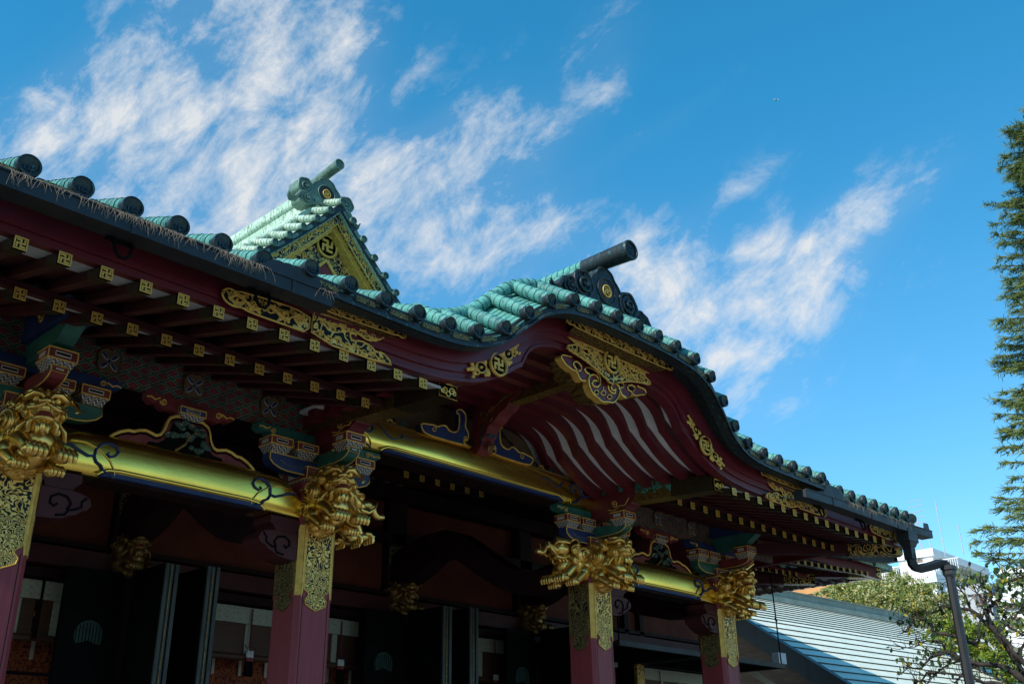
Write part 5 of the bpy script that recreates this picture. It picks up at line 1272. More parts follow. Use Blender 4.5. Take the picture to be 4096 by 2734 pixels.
# carved wave brackets on the beam end beyond the last pillar
cv = MB(); random.seed(2)
Q = [(6.95,2.50),(6.95,2.62),(7.6,2.66),(7.6,2.5)]
for k in range(9): cv.ell((11.15+.045*(k % 5), 6.9+.09*k*.3, 2.40+.05*(k % 3)), (.05,.05,.04), None, 9, 6, 0)
P = [(11.0,2.36),(11.15,2.33),(11.3,2.37),(11.38,2.44),(11.40,2.52),(11.55,2.56),(11.68,2.60),(11.80,2.67),(11.86,2.69)]
cv.tube([(a, 6.85, b) for a, b in P], [.02,.03,.034,.034,.03,.028,.026,.03,.02], 8, 1)
cv.prism([(10.9,2.42),(11.3,2.40),(11.38,2.5),(11.8,2.69),(10.9,2.69)], 6.84, 6.92, 0)
part('wave_carving', cv, [M['black'], M['gold']])

# ============================================================ inner front of the hall
YH = 9.9
for i, x in enumerate(PX):
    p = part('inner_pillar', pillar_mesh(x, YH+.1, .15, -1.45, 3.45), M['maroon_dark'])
    f2 = MB(); f2.box(x-.156, x+.156, YH-.056, YH-.049, 2.62, 2.86); part('gilt_sleeve', f2, M['fitting_dark'], p)
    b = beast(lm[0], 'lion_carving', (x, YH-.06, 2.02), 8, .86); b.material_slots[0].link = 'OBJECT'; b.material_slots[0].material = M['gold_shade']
    eb_ = MB()
    top = [(9.88,2.70),(9.72,2.78),(9.45,2.85),(9.22,2.885),(8.91,2.89),(8.7,2.83),(8.5,2.72),(8.3,2.58),(8.11,2.46),(7.93,2.35),(7.75,2.26),(7.4,2.185),(6.96,2.17)]
    bot = [(9.88,2.36),(9.6,2.36),(9.35,2.42),(9.19,2.50),(9.0,2.575),(8.8,2.55),(8.5,2.39),(8.3,2.26),(8.11,2.15),(7.93,2.06),(7.75,2.0),(7.4,1.93),(6.96,1.92)]
    tt = smooth([(-a, b) for a, b in top], 60); bb = smooth([(-a, b) for a, b in bot], 60)
    eb_.prism([(-a, b) for a, b in tt]+[(-a, b) for a, b in bb[::-1]], x-.12, x+.12, 0, plane='yz', sm=False)
    part('lobster_beam', eb_, M['maroon_dark'])
wl = MB()
wl.box(-1, 16.2, YH+.10, YH+.16, 2.2, 3.6, 0); part('upper_wall', wl, M['wall_brown'] if 'wall_brown' in M else M['maroon_dark'])
for (z0, z1, y0, m_) in ((2.03,2.205,YH-.08,'maroon_eave'),(1.925,2.0,YH-.02,'maroon_dark'),(3.44,3.62,YH-.12,'maroon_dark'),(2.9,3.02,YH-.05,'maroon_dark')):
    wl = MB(); wl.box(-1, 16.0, y0, YH+.09, z0, z1); part('lintel', wl, M[m_])
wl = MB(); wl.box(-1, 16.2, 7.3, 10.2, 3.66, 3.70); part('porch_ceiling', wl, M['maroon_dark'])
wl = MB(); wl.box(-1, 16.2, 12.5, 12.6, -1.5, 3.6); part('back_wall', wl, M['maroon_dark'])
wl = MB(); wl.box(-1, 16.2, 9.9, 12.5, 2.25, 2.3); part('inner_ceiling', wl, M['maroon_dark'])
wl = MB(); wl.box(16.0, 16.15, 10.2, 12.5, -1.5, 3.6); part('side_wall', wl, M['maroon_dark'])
for x in (13.1, 13.5):
    wl = MB(); wl.box(x-.05, x+.05, YH-.0, YH+.09, 2.21, 2.89); part('wall_stud', wl, M['maroon_dark'])
for k in range(6): dup(lowp, Vector((7.12+.235*k-.0, 8.32, 3.225))-BASE, S)
# folding doors beside the pillars
for x in (4.78, 8.36, 10.75):
    d = MB(); d.box(x-.66, x-.10, 9.62, 9.68, -1.4, 2.00, 0)
    for zz in (1.62, 1.16): d.box(x-.66, x-.10, 9.61, 9.619, zz, zz+.03, 0)
    r_ = part('folding_door', d, M['black'])
    h = MB(); P = [(x-.38+.14*math.cos(t), 1.38+.14*math.sin(t)) for t in frange(-.55, math.pi+.55, 24)]+[(x-.43,1.32),(x-.38,1.34),(x-.33,1.32)]
    h.prism(P, 9.603, 9.618, 0)
    for k in range(9): h.box(x-.38-.13+.032*k, x-.38-.13+.032*k+.008, 9.600, 9.603, 1.32, 1.36+.14*math.sqrt(max(0, 1-((-.12+.03*k)/.15)**2)), 1)
    part('fan_window', h, [M['door_green'], M['black']], r_)
    d = MB()
    for dx in (.42, -.02):
        for k in range(3):
            d.box(x+dx+.05*k, x+dx+.05*k+.042, 9.005, 9.60, -1.4, 2.02 if dx < .2 else 2.05, 2); d.box(x+dx+.05*k+.003, x+dx+.05*k+.039, 8.98+(.0 if k != 1 else .012), 9.004, -1.4, 2.02 if dx < .2 else 2.05, 0)
        d.box(x+dx+.061, x+dx+.069, 8.985, 9.0, -1.4, 2.0, 1)
    part('folded_leaves', d, [M['door_edge'], M['gold_dim'], M['black']], r_)
# hooked-up lattice shutters on the right
for x0, x1 in ((11.15, 13.18), (13.3, 15.5)):
    s_ = MB(); s_.box(x0, x1, 8.56, 8.62, 1.765, 1.835, 0); s_.box(x0, x1, 9.86, 9.92, 1.78, 1.84, 0); s_.box(x0, x0+.05, 8.62, 9.86, 1.77, 1.83, 0); s_.box(x1-.05, x1, 8.62, 9.86, 1.77, 1.83, 0)
    k = x0+.09
    while k < x1-.06: s_.box(k, k+.022, 8.62, 9.86, 1.778, 1.80, 1); k += .055
    k = 8.68
    while k < 9.85: s_.box(x0+.05, x1-.05, k, k+.02, 1.80, 1.82, 1); k += .055
    s_.box(x0+.05, x1-.05, 8.62, 9.86, 1.822, 1.83, 1)
    r_ = part('lattice_shutter', s_, [M['gutter'], M['black']])
    for x in (x0+.02, x1-.08): h = MB(); h.tube([(x, 8.58, 1.77), (x, 8.60, 3.5)], .011, 6); h.tube([(x, 8.58, 2.50), (x, 8.60, 2.56)], .017, 6); part('hanging_rod', h, M['black'], r_)
bx = MB(); bx.box(15.50, 15.74, 8.66, 8.78, 1.86, 2.03); part('cable_box', bx, M['white_paint'])

# ============================================================ things hung in the hall front: blinds, tassels, brocades
def blind(x0, x1, label, cords, zt_=1.90):
    t = tag(empty('bamboo_blind', (x0, 10.0, zt_)), label, 'blind', 'rolled bamboo blinds under the lintel')
    o = Vector((-x0, -10.0, -zt_))
    a = MB(); n = max(6, int((x1-x0)/.04)); f = lambda x: 10.0+.008*math.sin(x*9)
    for i in range(n):
        xa, xb = x0+(x1-x0)*i/n, x0+(x1-x0)*(i+1)/n; a.add([(xa,f(xa),zt_),(xb,f(xb),zt_),(xb,f(xb),zt_-.175),(xa,f(xa),zt_-.175)], [(3,2,1,0)], 0, True)
    a.build('brocade_valance', M['brocade'], t, o)
    a = MB(); a.box(x0+.02, x1-.02, 10.03, 10.036, zt_-.56, zt_-.17); a.build('bamboo_mat', M['bamboo'], t, o)
    x = x0+.12
    while x < x1-.08: a = MB(); a.box(x, x+.075, 10.018, 10.026, zt_-.50, zt_-.176, 0); x += .50; a.build('brocade_strip', M['brocade'], t, o)
    a = MB(); a.tube([(x0+.03, 10.01, zt_-.53), (x1-.03, 10.01, zt_-.53)], .035, 12); a.build('bamboo_roll', M['bamboo'], t, o)
    for c in cords:
        a = MB(); a.tube([(c, 9.975, zt_-.02), (c-.006, 9.965, zt_-.42)], .006, 5); a.tube([(c+.008, 9.975, zt_-.02), (c+.006, 9.965, zt_-.42)], .005, 5)
        a.tube([(c-.07, 9.965, zt_-.40), (c-.03, 9.96, zt_-.44), (c+.02, 9.96, zt_-.41), (c+.08, 9.96, zt_-.45), (c+.05, 9.96, zt_-.48), (c, 9.96, zt_-.44)], .006, 5)
        k = a.build('cord', M['cord'], t, o)
        for dx in (-.022, .022):
            b = MB(); b.lathe([(.010,.0),(.022,-.01),(.024,-.06),(.0245,-.075)], (c+dx, 9.955, zt_-.46), 'z', 12, 0, True); b.lathe([(.0245,-.0755),(.026,-.115)], (c+dx, 9.955, zt_-.46), 'z', 12, 1, True); b.lathe([(.026,-.1155),(.034,-.24),(.026,-.27),(.0001,-.272)], (c+dx, 9.955, zt_-.46), 'z', 12, 2, True)
            b.build('tassel', [M['white_paint'], M['maroon_pillar'], M['black']], k)
blind(2.7, 4.05, 'bamboo blind hung behind the leftmost porch pillar, tassel left of the first door', [3.32])
blind(4.08, 4.62, 'narrow bamboo blind left of the first folded door', [])
blind(5.72, 6.86, 'rolled bamboo blind with tassel between the first open doors and the second porch pillar', [6.38])
blind(7.40, 7.90, 'rolled bamboo blind with tassel just right of the second porch pillar', [7.62])
blind(9.33, 10.62, 'wide rolled bamboo blind left of the third porch pillar under the dark centre wall', [10.22])
blind(11.4, 12.95, 'pale brocade edged blind seen between the third porch pillar and its right neighbour pillar', [])
blind(13.45, 15.3, 'pale brocade edged blind right of the small gilt post under the lattice shutter', [14.0], 1.77)
gp_ = MB(); gp_.box(13.17, 13.36, 9.80, 9.86, .8, 1.86); part('gilt_post', gp_, M['fitting'])
def brocade(x0, x1, z1, label):
    t = tag(empty('brocade_curtain', (x0, 10.4, z1)), label, 'curtain', 'orange brocade curtains inside the hall'); o = Vector((-x0, -10.4, -z1))
    a = MB(); n = max(8, int((x1-x0)/.03)); f = lambda x: 10.4+.012*math.sin(x*14)
    for i in range(n):
        xa, xb = x0+(x1-x0)*i/n, x0+(x1-x0)*(i+1)/n; a.add([(xa,f(xa),z1),(xb,f(xb),z1),(xb,f(xb),z1-.31),(xa,f(xa),z1-.31)], [(3,2,1,0)], 0, True)
        a.add([(xa,f(xa)+.03,z1-.34),(xb,f(xb)+.03,z1-.34),(xb,f(xb)+.03,z1-.7),(xa,f(xa)+.03,z1-.7)], [(3,2,1,0)], 0, True)
    a.build('cloth', M['orange_brocade'], t, o)
    x = x0+.18
    while x < x1-.06: a = MB(); a.box(x, x+.035, 10.370, 10.378, z1-.20, z1-.03); x += .34; a.build('ribbon', M['cream'], t, o)
brocade(4.02, 4.78, 1.42, 'orange brocade curtain inside the hall behind the leftmost tassel')
brocade(6.0, 7.0, 1.42, 'orange brocade curtain inside the hall left of the second porch pillar')
brocade(7.55, 8.15, 1.42, 'orange brocade curtain inside the hall right of the second porch pillar')
# gilt-handled chest fittings glimpsed inside on the left
ch = tag(empty('gilt_panel', (3.9, 10.6, 1.5)), 'gilt lozenge ornament panel glimpsed between the blinds at far left', 'panel')
a = MB(); a.box(3.75, 4.35, 10.62, 10.64, 1.35, 1.85, 1)
for zc_ in (1.72, 1.52):
    a.tube([(4.0+.10*math.cos(t), 10.61, zc_+.05*math.sin(t)) for t in frange(0, 2*math.pi, 20)], .014, 6, 0); a.box(4.15, 4.28, 10.605, 10.615, zc_-.06, zc_+.04, 0)
a.build('panel_board', [M['tracery'], M['bamboo']], ch, Vector((-3.9, -10.6, -1.5)))

# ============================================================ lower hall to the right
def c8(x, y): return (3000+x*.5318, 1900+y*.5318)
HB = Vector((26, 12, -1.6)); Hh = tag(empty('side_hall', HB), 'wooden side hall with pale green seamed copper roof and dark slate verge', 'hall')
def hpart(n, mb, m_): return mb.build(n, m_, Hh, -HB)
HRa, HRb = Vector((20.0, 14.46, 4.62)), Vector((32.3, 13.42, 4.62)); dv = (HRb-HRa).normalized(); pv = Vector((dv.y, -dv.x, 0))
def hz(d): return 4.62-(.46*d if d < 2.6 else .46*2.6+.66*(d-2.6))
rf = MB(); k = 0; d = 0.0
while d < 9:
    d1 = d+.27
    a, b, c, e_ = [HRa+pv*d, HRb+pv*d, HRb+pv*d1, HRa+pv*d1]
    q4 = [a, b, c, e_]; rf.add([(a.x,a.y,hz(d)),(b.x,b.y,hz(d)),(c.x,c.y,hz(d1)+.028),(e_.x,e_.y,hz(d1)+.028)], [(0,3,2,1)], 0); rf.add([(c.x,c.y,hz(d1)+.028),(e_.x,e_.y,hz(d1)+.028),(c.x+pv.x*-.012,c.y-pv.y*.012,hz(d1)-.01),(e_.x-pv.x*.012,e_.y-pv.y*.012,hz(d1)-.01)], [(1,3,2,0)], 1)
    d = d1
for s_ in (0,):                                   # far slope and body of the roof
    a, b = HRa, HRb; rf.add([(a.x,a.y,4.60),(b.x,b.y,4.60),(b.x-pv.x*6,b.y-pv.y*6,1.4),(a.x-pv.x*6,a.y-pv.y*6,1.4)], [(0,1,2,3)])
hpart('roof', rf, [M['copper_roof'], M['copper_joint']])
rr = MB(); obox(rr, (HRa.x,HRa.y,4.62), (HRb.x,HRb.y,4.62), .16, -.03, .10); obox(rr, (HRa.x,HRa.y,4.72), (HRb.x,HRb.y,4.72), .09, 0, .20); obox(rr, (HRa.x-.1,HRa.y,4.92), (HRb.x+.1,HRb.y,4.92), .13, 0, .025)
hpart('roof_ridge', rr, M['copper_grey'])
def verge(o0, o1, x0, x1, name, mt, dlo=0.0):
    mb = MB(); ds = [0, 2.6, 9]
    for sg in (1,):
        for da, db in zip(ds, ds[1:]):
            A = HRa+pv*da; B = HRa+pv*db
            v = []
            for (P, d_) in ((A, da), (B, db)):
                for q in (x0, x1):
                    for o_ in (o0, o1): v.append((P.x+q, P.y, hz(d_)+o_))
            mb.add(v, [(0,1,5,4),(2,6,7,3),(0,4,6,2),(1,3,7,5),(0,2,3,1),(4,5,7,6)])
    A = HRa; B = HRa-pv*6; v = []
    for (P, z_) in ((A, 4.62), (B, 1.4)):
        for q in (x0, x1):
            for o_ in (o0, o1): v.append((P.x+q, P.y, z_+o_))
    mb.add(v, [(0,1,5,4),(2,6,7,3),(0,4,6,2),(1,3,7,5),(0,2,3,1),(4,5,7,6)])
    return hpart(name, mb, mt)
verge(-.40, .035, -.22, .02, 'verge', M['slate']); verge(-.75, -.41, -.10, -.02, 'bargeboard', M['wood']); verge(-1.0, -.76, .05, .16, 'rake_board', M['wood'])
gw = MB(); gw.add([(20.9,14.4,3.6),(20.9,6.5,-1.5),(20.9,20,-1.5)], [(0,1,2)]); gw.box(20.95,33,6.6,19,-1.5,.2)
gw.box(20.9, 21.2, 5.8, 16, 1.35, 1.65); gw.box(20.75, 21.0, 5.8, 16, .55, .8); gw.box(20.3, 21.2, 9.3, 9.55, 1.0, 1.3)
hpart('gable_wall', gw, M['wood'])
for (y, z) in ((9.9,1.9),(11.6,2.6)):
    b = MB(); b.tube([(20.25,y,z),(21.0,y,z)], .12, 14); hpart('purlin_end', b, M['wood'])

# ============================================================ far buildings
def facade(name, label, Xf, L_, R_, top, depth, mats, windows=(), extras=None, bottom=-1.6):
    pR = atX(*c8(R_, top), Xf); pL = atX(*c8(L_, top), Xf); y0, y1 = pR.y, pL.y; zt_ = pR.z
    base = Vector((Xf, y0, -1.6)); t = tag(empty(name, base), label, 'building')
    mb = MB(); mb.box(Xf, Xf+depth, y0, y1, bottom, zt_); mb.box(Xf-.12, Xf+depth, y0-.12, y1+.12, zt_+.001, zt_+.45)
    w_ = mb.build('walls', mats, t, -base)
    for (a, b, c_, d_) in windows:
        p, q = atX(*c8(a, b), Xf), atX(*c8(c_, d_), Xf); ya, yb = sorted((p.y, q.y)); za, zb_ = sorted((p.z, q.z))
        f_ = MB(); 
        for bb in ((ya-.08, yb+.08, za-.08, za), (ya-.08, yb+.08, zb_, zb_+.08), (ya-.08, ya, za, zb_), (yb, yb+.08, za, zb_), ((ya+yb)/2-.04, (ya+yb)/2+.04, za, zb_)): f_.box(Xf-.10, Xf-.003, *bb)
        f_ = f_.build('window', M['frame'], t, -base)
        g2 = MB(); g2.box(Xf-.05, Xf-.004, ya+.001, yb-.001, za+.001, zb_-.001); g2.build('pane', M['glass'], f_)
    if extras: extras(t, base, Xf, y0, y1, zt_)
    return t
def ex_tower(t, base, X, y0, y1, z):
    mb = MB()
    for (yy, h) in ((y1-1.2, 2.6), (y1-2.5, 3.6), (y1-3.6, 1.8), (y0+1.0, 3.0), (y0+.4, 2.2)): mb.tube([(X+1, yy, z), (X+1, yy, z+h)], .03, 5)
    for k in range(6): mb.tube([(X+1, y1-1.2-.5, z+2+.35*k), (X+1, y1-1.2+.5, z+2+.35*k)], .02, 4)
    mb.build('antenna', M['pole'], t, -base)
    mb = MB(); mb.box(X+1, X+8, y0-.16, y0-.125, z-5, z-.2); mb.build('tan_wall', M['tan'], t, -base)
facade('apartment_tower', 'tall white roof tower with antennas above the white apartment block', 62, 1112, 1372, 605, 9, M['white_wall'], [(1235,625,1290,640),(1225,665,1255,675),(1160,735,1185,750)], ex_tower)
def ex_block(t, base, X, y0, y1, z):
    mb = MB(); mb.box(X-1.0, X, y0-.2, y1*.5+y0*.5, z-1.6, z-1.4); mb.build('canopy', M['brown_roof'], t, -base)
    mb = MB()
    for i in range(40): mb.box(X-.6, X-.57, y1-.12*i-.03, y1-.12*i, z+.45, z+1.0)
    mb.box(X-.62, X-.56, y1-4.8, y1, z+1.0, z+1.05); mb.build('railing', M['white_wall'], t, -base)
facade('apartment_block', 'broad white apartment block behind the broadleaf tree', 58, 990, 1400, 800, 12, M['white_wall'], [(1290,850,1370,900),(1200,870,1260,920)], ex_block)
facade('brick_building', 'pinkish brown building left of the white roof tower', 66, 952, 1090, 745, 8, M['pink_wall'], [(985,752,1000,770)])
facade('orange_building', 'orange walled building above the ridge of the low hall', 56, 300, 660, 862, 8, M['orange_wall'])
facade('pale_building', 'pale low building with dark windows between the orange building and the eaves', 72, 640, 960, 775, 8, M['white_wall'], [(720,785,770,805),(820,785,860,805)])
facade('white_house', 'white apartment house with brown framed windows behind the bare plum branches at right', 44, 1845, 2500, 905, 12, M['white_wall'], [(1925,925,2010,980),(2030,920,2200,975),(1945,1090,2040,1120)])
facade('white_annex', 'white upper storey seen behind the conifer twigs at the right edge', 50, 1890, 2500, 700, 8, M['white_wall'], [(1990,740,2050,800)])
facade('grey_house', 'small grey walled house between the downpipe and the white apartment house', 52, 1500, 1800, 880, 8, M['grey_wall'], [(1700,900,1760,960)])

# ============================================================ trees
def leafquad(vs, fs, c, s, nrm=None):
    a = Vector((random.gauss(0,1), random.gauss(0,1), random.gauss(0,1))).normalized(); b = a.orthogonal().normalized(); b = Matrix.Rotation(random.uniform(0, 6.28), 3, a) @ b; d = a.cross(b)
    o = len(vs); vs += [c-b*s, c+d*s*.45-b*s*.1, c+b*s, c-d*s*.45-b*s*.1]; fs.append((o, o+1, o+2, o+3))
def leafy(name, label, cat, dist, clumps, per, ls, mats, base_px, group=None, trunk=None):
    base = at(*c8(*base_px), dist); base.z = -1.6
    t = tag(empty(name, base), label, cat, group); k = .5318*dist/FPX
    vs = []; fs = []; ms = []
    for (x, y, r, dd) in clumps:
        c = at(*c8(x, y), dist+dd); rm = r*k; n = int(per*(r/100)**2)
        subs = [c+Vector((random.gauss(0,.5), random.gauss(0,.5), random.gauss(0,.42)))*rm for _ in range(max(5, n//45))]
        for _ in range(n):
            q = random.choice(subs)+Vector((random.gauss(0,1), random.gauss(0,1), random.gauss(0,.7)))*rm*.20
            leafquad(vs, fs, q, ls*random.uniform(.6, 1.25)); ms.append(random.choices((0,1,2), (5,4,1))[0])
    mb = MB(); mb.v = [tuple(v) for v in vs]; mb.f = fs; mb.m = ms; mb.s = [False]*len(fs)
    mb.build('crown', mats, t, -base)
    tr = MB(); tp_ = at(*c8(*clumps[len(clumps)//2][:2]), dist); tr.tube([base, base.lerp(tp_, .5)+Vector((.1,.1,0)), base.lerp(tp_, .85)], [.22, .16, .09], 8)
    for (x, y, r, dd) in clumps: c = at(*c8(x, y), dist+dd); j = base.lerp(tp_, .62); tr.tube([j, j.lerp(c, .5)+Vector((0,0,-.05)), c], [.08,.05,.015], 6)
    tr.build('trunk', M['bark'], t, -base)
    return t
random.seed(31)
leafy('broadleaf_tree', 'dense rounded broadleaf tree with cream and yellow tinged leaves above the low hall roof', 'tree', 40,
      [(590,905,60,0),(680,870,80,0),(790,850,85,.5),(900,850,90,0),(1010,830,85,.4),(1110,840,90,0),(1210,850,90,.5),(1310,880,90,0),(1400,940,80,0),(850,930,90,-.5),(980,930,100,-.5),(1100,950,100,-.6),(1230,970,100,-.5),(1340,1010,90,-.5),(720,930,70,-.4),(1150,1050,80,-.5),(1280,1080,80,-.5),(1450,1040,80,0),(1540,1000,60,.4),(1480,1120,90,0)], 1500, .062, [M['leaf_cream'], M['leaf_green'], M['leaf_yellow']], (1100, 1400))
leafy('yellowing_tree', 'small tree with yellow green leaves low behind the black downpipe', 'tree', 30,
      [(1560,1150,90,0),(1650,1200,90,0),(1760,1180,90,0),(1860,1260,90,.3),(1800,1380,100,0),(1700,1330,90,0),(1930,1380,80,0),(1600,1280,80,0),(1400,1200,70,0),(1960,1480,80,0),(1500,1270,60,0),(1860,1120,60,0)], 900, .055, [M['leaf_bright'], M['leaf_green'], M['leaf_yellow']], (1800, 1700))
# bare plum tree in front of them
random.seed(8); PD = 17.5; pbase = at(*c8(2250, 1750), PD); pbase.z = -1.6
pt = tag(empty('plum_tree', pbase), 'gnarled nearly bare plum tree with few green leaves behind the downpipe at bottom right', 'tree')
tw = MB(); lv = []; lf = []; kpx = .5318*PD/FPX
def P8(x, y, d=0): return at(*c8(x, y), PD+d)
limbs = [([(2250,1750),(2120,1590),(1980,1480),(1900,1430),(1740,1420),(1600,1395),(1520,1340),(1480,1330),(1400,1345),(1330,1400),(1290,1450)], 26, 5, 0),
 ([(2250,1700),(2080,1530),(1950,1310),(1850,1180),(1780,1040),(1800,990),(1845,960),(1890,910),(1850,860),(1930,800),(2061,760),(2150,700)], 24, 6, .3),
 ([(2100,1450),(1990,1330),(1900,1220),(1750,1090),(1660,1010),(1560,1000),(1450,980),(1400,1020),(1330,1040)], 20, 4, -.3),
 ([(1700,1265),(1640,1250),(1540,1210),(1380,1180),(1370,1110),(1300,1080),(1220,1110),(1190,1180),(1150,1170)], 14, 4, .2),
 ([(2050,1480),(2000,1420),(2040,1300),(2100,1200),(2150,1050)], 14, 6, .2),
 ([(1900,1568),(1760,1560),(1650,1510),(1500,1490),(1330,1480),(1290,1540),(1230,1568)], 13, 4, 0),
 ([(1830,1050),(1760,950),(1700,880),(1650,820),(1660,720)], 9, 2, .2), ([(1660,1010),(1620,900),(1560,830),(1490,800)], 8, 2, -.2), ([(1740,1420),(1620,1470),(1540,1560)], 9, 4, .2),
 ([(1600,1395),(1520,1410),(1420,1470),(1330,1568)], 8, 3, .1), ([(1480,1330),(1440,1260),(1330,1240),(1240,1290),(1150,1300)], 8, 2, .1), ([(1850,1180),(1960,1100),(2040,1000),(2080,900)], 10, 3, .1),
 ([(1720,1240),(1730,1100),(1760,1020),(1740,980)], 9, 4, -.4), ([(2061,1200),(1960,1150),(1900,1080),(1930,1000),(1990,960)], 8, 2, 0), ([(1930,800),(1900,720),(1840,640),(1790,600)], 6, 2, 0),
 ([(2061,760),(1980,700),(1930,640)], 6, 2, 0), ([(1890,910),(1800,890),(1740,860),(1720,780)], 6, 2, .1), ([(1150,1170),(1130,1100),(1160,1050)], 4, 2, 0), ([(1280,1450),(1200,1440),(1120,1500)], 5, 2, 0)]
def leaf_at(p, s):
    a = Vector((random.gauss(0,1), random.gauss(0,1), random.gauss(0,.5))).normalized(); b = (Vector((random.gauss(0,.5), random.gauss(0,.5), -1))); b = (b-a*a.dot(b)).normalized(); d = a.cross(b)
    o = len(lv); lv.extend([p, p+b*s*.5+d*s*.42, p+b*s*.95+d*s*.3, p+b*s*1.35, p+b*s*.95-d*s*.3, p+b*s*.5-d*s*.42]); lf.append(tuple(range(o, o+6)))
for pts, r0, r1, dd in limbs:
    P = []
    for i in range(len(pts)-1):
        for t in (0, .33, .66): P.append(P8(pts[i][0]+(pts[i+1][0]-pts[i][0])*t+random.uniform(-7,7)*(t > 0), pts[i][1]+(pts[i+1][1]-pts[i][1])*t+random.uniform(-7,7)*(t > 0), dd+random.uniform(-.05,.05)))
    P.append(P8(*pts[-1], dd)); n = len(P)
    tw.tube(P, [(r0+(r1-r0)*i/(n-1))*kpx*random.uniform(.85,1.15) for i in range(n)], 7)
    for i in range(2, n):
        for _ in range(2):
            if random.random() < .22: continue
            q = P[i]; dr = (rt*random.gauss(-.2,.8)+up*random.uniform(-.25,1.25)+fw*random.gauss(0,.4)).normalized(); l = random.uniform(35, 150)*kpx; T = [q]
            for s_ in range(5):
                dr = (dr+Vector((random.gauss(0,.22), random.gauss(0,.22), random.gauss(0,.2)+.05))).normalized(); T.append(T[-1]+dr*l/5)
                if random.random() < .15: leaf_at(T[-1], random.uniform(.045, .075))
                if s_ in (1, 3) and random.random() < .6:
                    d2_ = (dr+Vector((random.gauss(0,.7), random.gauss(0,.7), random.gauss(0,.6)))).normalized(); T2 = [T[-1], T[-1]+d2_*l*.2, T[-1]+d2_*l*.4+Vector((0,0,.02))]; tw.tube(T2, [.0035,.003,.002], 3, cap=False)
                    if random.random() < .2: leaf_at(T2[-1], random.uniform(.045, .07))
            tw.tube(T, [.0065,.006,.005,.0045,.0035,.002], 4, cap=False)
for (x, y, s_) in ((1900,760,90),(1960,820,110),(2040,680,90),(2000,880,100),(1700,760,70),(1620,770,60),(1780,830,80),(2040,1100,70),(1850,700,60),(1150,1380,60),(1330,1330,70),(1880,1000,50)):
    for _ in range(int(s_*.24)): leaf_at(P8(x+random.gauss(0, s_*.6), y+random.gauss(0, s_*.5), random.gauss(0,.3)), random.uniform(.045,.08))
tw.build('trunk', M['bark'], pt, -pbase)
mb = MB(); mb.v = [tuple(v) for v in lv]; mb.f = lf; mb.m = [random.choices((0,1,2), (6,2,1))[0] for _ in lf]; mb.s = [False]*len(lf); mb.build('leaves', [M['leaf_dark'], M['leaf_green'], M['leaf_yellow']], pt, -pbase)
# tall conifer at the right edge
random.seed(4); CD = 24.0; cb = ray(4330, 500); cb = cb*(CD/math.hypot(cb.x, cb.y))
cx_, cy_ = cb.x, cb.y; cbase = Vector((cx_, cy_, -1.6)); ct = tag(empty('conifer', cbase), 'tall feathery conifer rising along the right edge of the view', 'tree')
tips = [(480,4080),(540,4050),(604,4015),(640,4040),(662,3988),(710,4015),(770,4030),(813,4009),(860,4005),(910,3966),(960,4000),(1013,3990),(1068,3978),(1120,4010),(1177,4000),(1215,4040),(1267,3969),(1320,4000),(1376,3990),(1430,3985),(1490,3995),(1550,4000),(1610,3975),(1670,3985),(1730,4000),(1790,3990),(1850,4010),(1900,4040),(1950,4020),(2009,3994),(2050,3990),(2097,3936),(2142,3899),(2208,3904),(2260,3960),(2330,3990),(2420,4010),(2500,4000)]
cv_ = []; cf = []; cm_ = []; bt = MB()
def zray(x, y):
    d = ray(x, y); h = math.hypot(d.x, d.y); return d*(math.hypot(cx_, cy_)/h)
sidev = Vector((rt.x, rt.y, 0)).normalized()
for (ty, tx) in tips:
    p = zray(tx+28, ty); tr_ = Vector((cx_, cy_, p.z)); Lb = (p-tr_).length
    for j in range(9):
        if j == 0: tip = p+Vector((0,0,random.uniform(-.15,.15)))
        else:
            a = random.uniform(-1.2, 1.2)*1.0; dirv = (p-tr_).normalized(); dirv = Matrix.Rotation(a, 3, 'Z') @ dirv; tip = tr_+dirv*Lb*random.uniform(.75, 1.05)+Vector((0,0,random.uniform(-.6,.45)))
        st = tr_+Vector((0,0,-.05)); C = []
        for i in range(15):
            t = i/14; C.append(st.lerp(tip, t)+Vector((0,0,.16*math.sin(math.pi*t)*(-1 if False else -1)*1.0)))
        bt.tube(C, [.03*(1-.9*i/14) for i in range(15)], 4, cap=False)
        d_ = (tip-st).normalized(); sd_ = d_.cross(Vector((0,0,1))).normalized()
        for i in range(6, 15):
            for s_ in range(6):
                q = C[i]+(C[min(14, i+1)]-C[i])*random.random(); tl = .62*(1-.60*i/14)*random.uniform(.5,1.2)
                td = (d_*random.uniform(.6,1.2)+sd_*random.uniform(-.9,.9)+Vector((0,0,random.uniform(-.35,.30)))).normalized(); n_ = 7
                for k_ in range(n_):
                    b0 = q+td*tl*k_/n_+Vector((0,0,-.05*(k_/n_)**2)); nd_ = (td*1.0+Vector((random.gauss(0,.55), random.gauss(0,.55), random.gauss(-.1,.4)))).normalized(); w_ = nd_.orthogonal().normalized()*random.uniform(.012,.020); l_ = random.uniform(.08,.15)
                    o = len(cv_); cv_.extend([b0-w_, b0+w_, b0+nd_*l_+w_*.3, b0+nd_*l_-w_*.3]); cf.append((o, o+1, o+2, o+3)); cm_.append(random.choices((0,1,2), (4,4,1))[0])
mb = MB(); mb.v = [tuple(v) for v in cv_]; mb.f = cf; mb.m = cm_; mb.s = [False]*len(cf); mb.build('crown', [M['needle'], M['needle_lite'], M['needle_tip']], ct, -cbase)
bt.tube([(cx_, cy_, -1.6), (cx_, cy_, zray(4330,330).z)], [.28, .08], 9); bt.build('trunk', M['bark'], ct, -cbase)

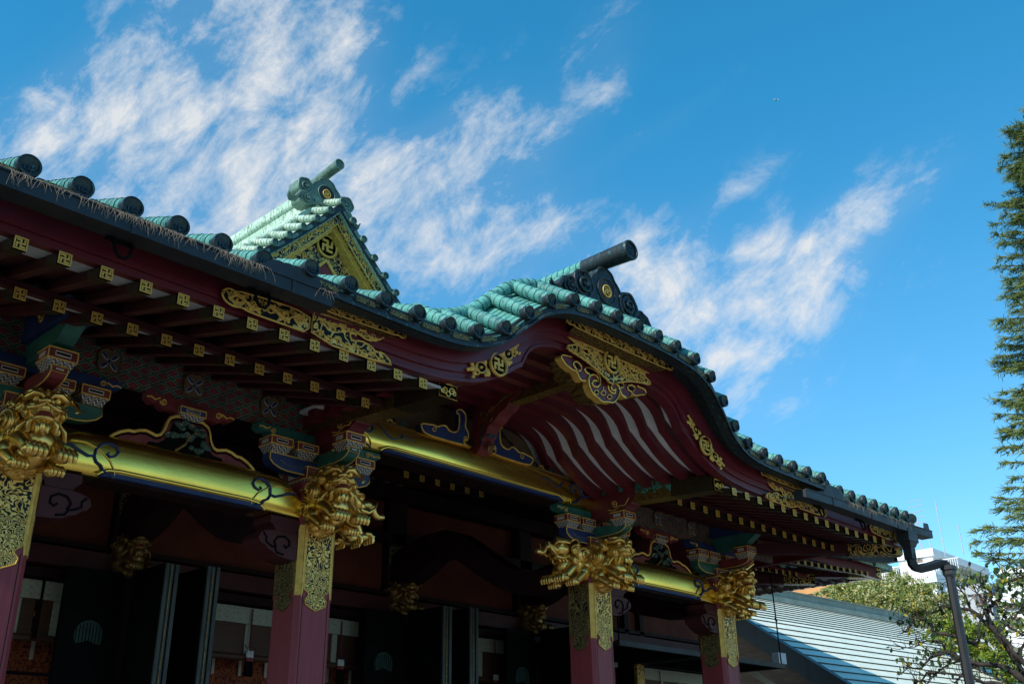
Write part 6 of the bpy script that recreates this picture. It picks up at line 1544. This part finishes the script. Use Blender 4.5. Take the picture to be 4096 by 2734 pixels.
# ============================================================ distant aeroplane
ap = at(3104, 399, 2600); a_ = tag(empty('aeroplane', ap), 'tiny white aeroplane high in the blue sky right of the clouds', 'aeroplane')
mb = MB(); mb.tube([(-6.5,0,0),(-5.5,0,0),(4,0,0),(6.5,0,.3)], [.3,.8,.8,.15], 8); mb.build('fuselage', M['white_paint'], a_)
mb = MB(); mb.prism([(-1.2,0),(1.4,0),(2.6,5.6),(1.9,5.6)], -.1, .1, plane='xy'); mb.prism([(-1.2,0),(1.9,-5.6),(2.6,-5.6),(1.4,0)], -.1, .1, plane='xy'); mb.build('wings', M['white_paint'], a_)
mb = MB(); mb.prism([(4.3,.4),(6.2,.4),(6.9,2.3),(6.1,2.3)], -.08, .08, plane='xz'); mb.build('tail_fin', M['white_paint'], a_)
a_.rotation_euler = (0, 0, R(-35))

# ============================================================ unseen trees added left of the hall, outside the frame, to cut the open sky light on the porch
random.seed(77)
for i, (x, y, h) in enumerate(((-11, 9, 11), (-12, 2, 12), (-10, -5, 10), (-4, -14, 11))):
    bs = Vector((x, y, -1.6)); t = tag(empty('added_shade_tree', bs), ['unseen broad tree added left of the hall front to cut sky light', 'tallest unseen tree added left of the porch to cut sky light', 'rounded unseen tree added left of the paved path to cut sky light', 'unseen broad tree added at the left rear of the courtyard to cut sky light'][i], 'tree', 'unseen trees added to cut sky light')
    vs = []; fs = []; ms = []
    for _ in range(16):
        c = Vector((random.gauss(0, 1.9), random.gauss(0, 1.9), h*random.uniform(.35, .95)))
        for _ in range(110):
            leafquad(vs, fs, c+Vector((random.gauss(0,1), random.gauss(0,1), random.gauss(0,.8)))*.95, random.uniform(.18, .34)); ms.append(random.choice((0, 0, 1)))
    mb = MB(); mb.v = [tuple(v) for v in vs]; mb.f = fs; mb.m = ms; mb.s = [False]*len(fs); mb.build('crown', [M['leaf_dark'], M['leaf_green']], t)
    mb = MB(); mb.tube([(0,0,0),(.1,.1,h*.4),(.0,.2,h*.8)], [.35,.26,.1], 9)
    for k in range(5): mb.tube([(.1,.1,h*.38),(1.4*math.cos(k*1.3),1.4*math.sin(k*1.3),h*.55),(2.4*math.cos(k*1.3),2.4*math.sin(k*1.3),h*.7)], [.14,.09,.03], 6)
    mb.build('trunk', M['bark'], t)
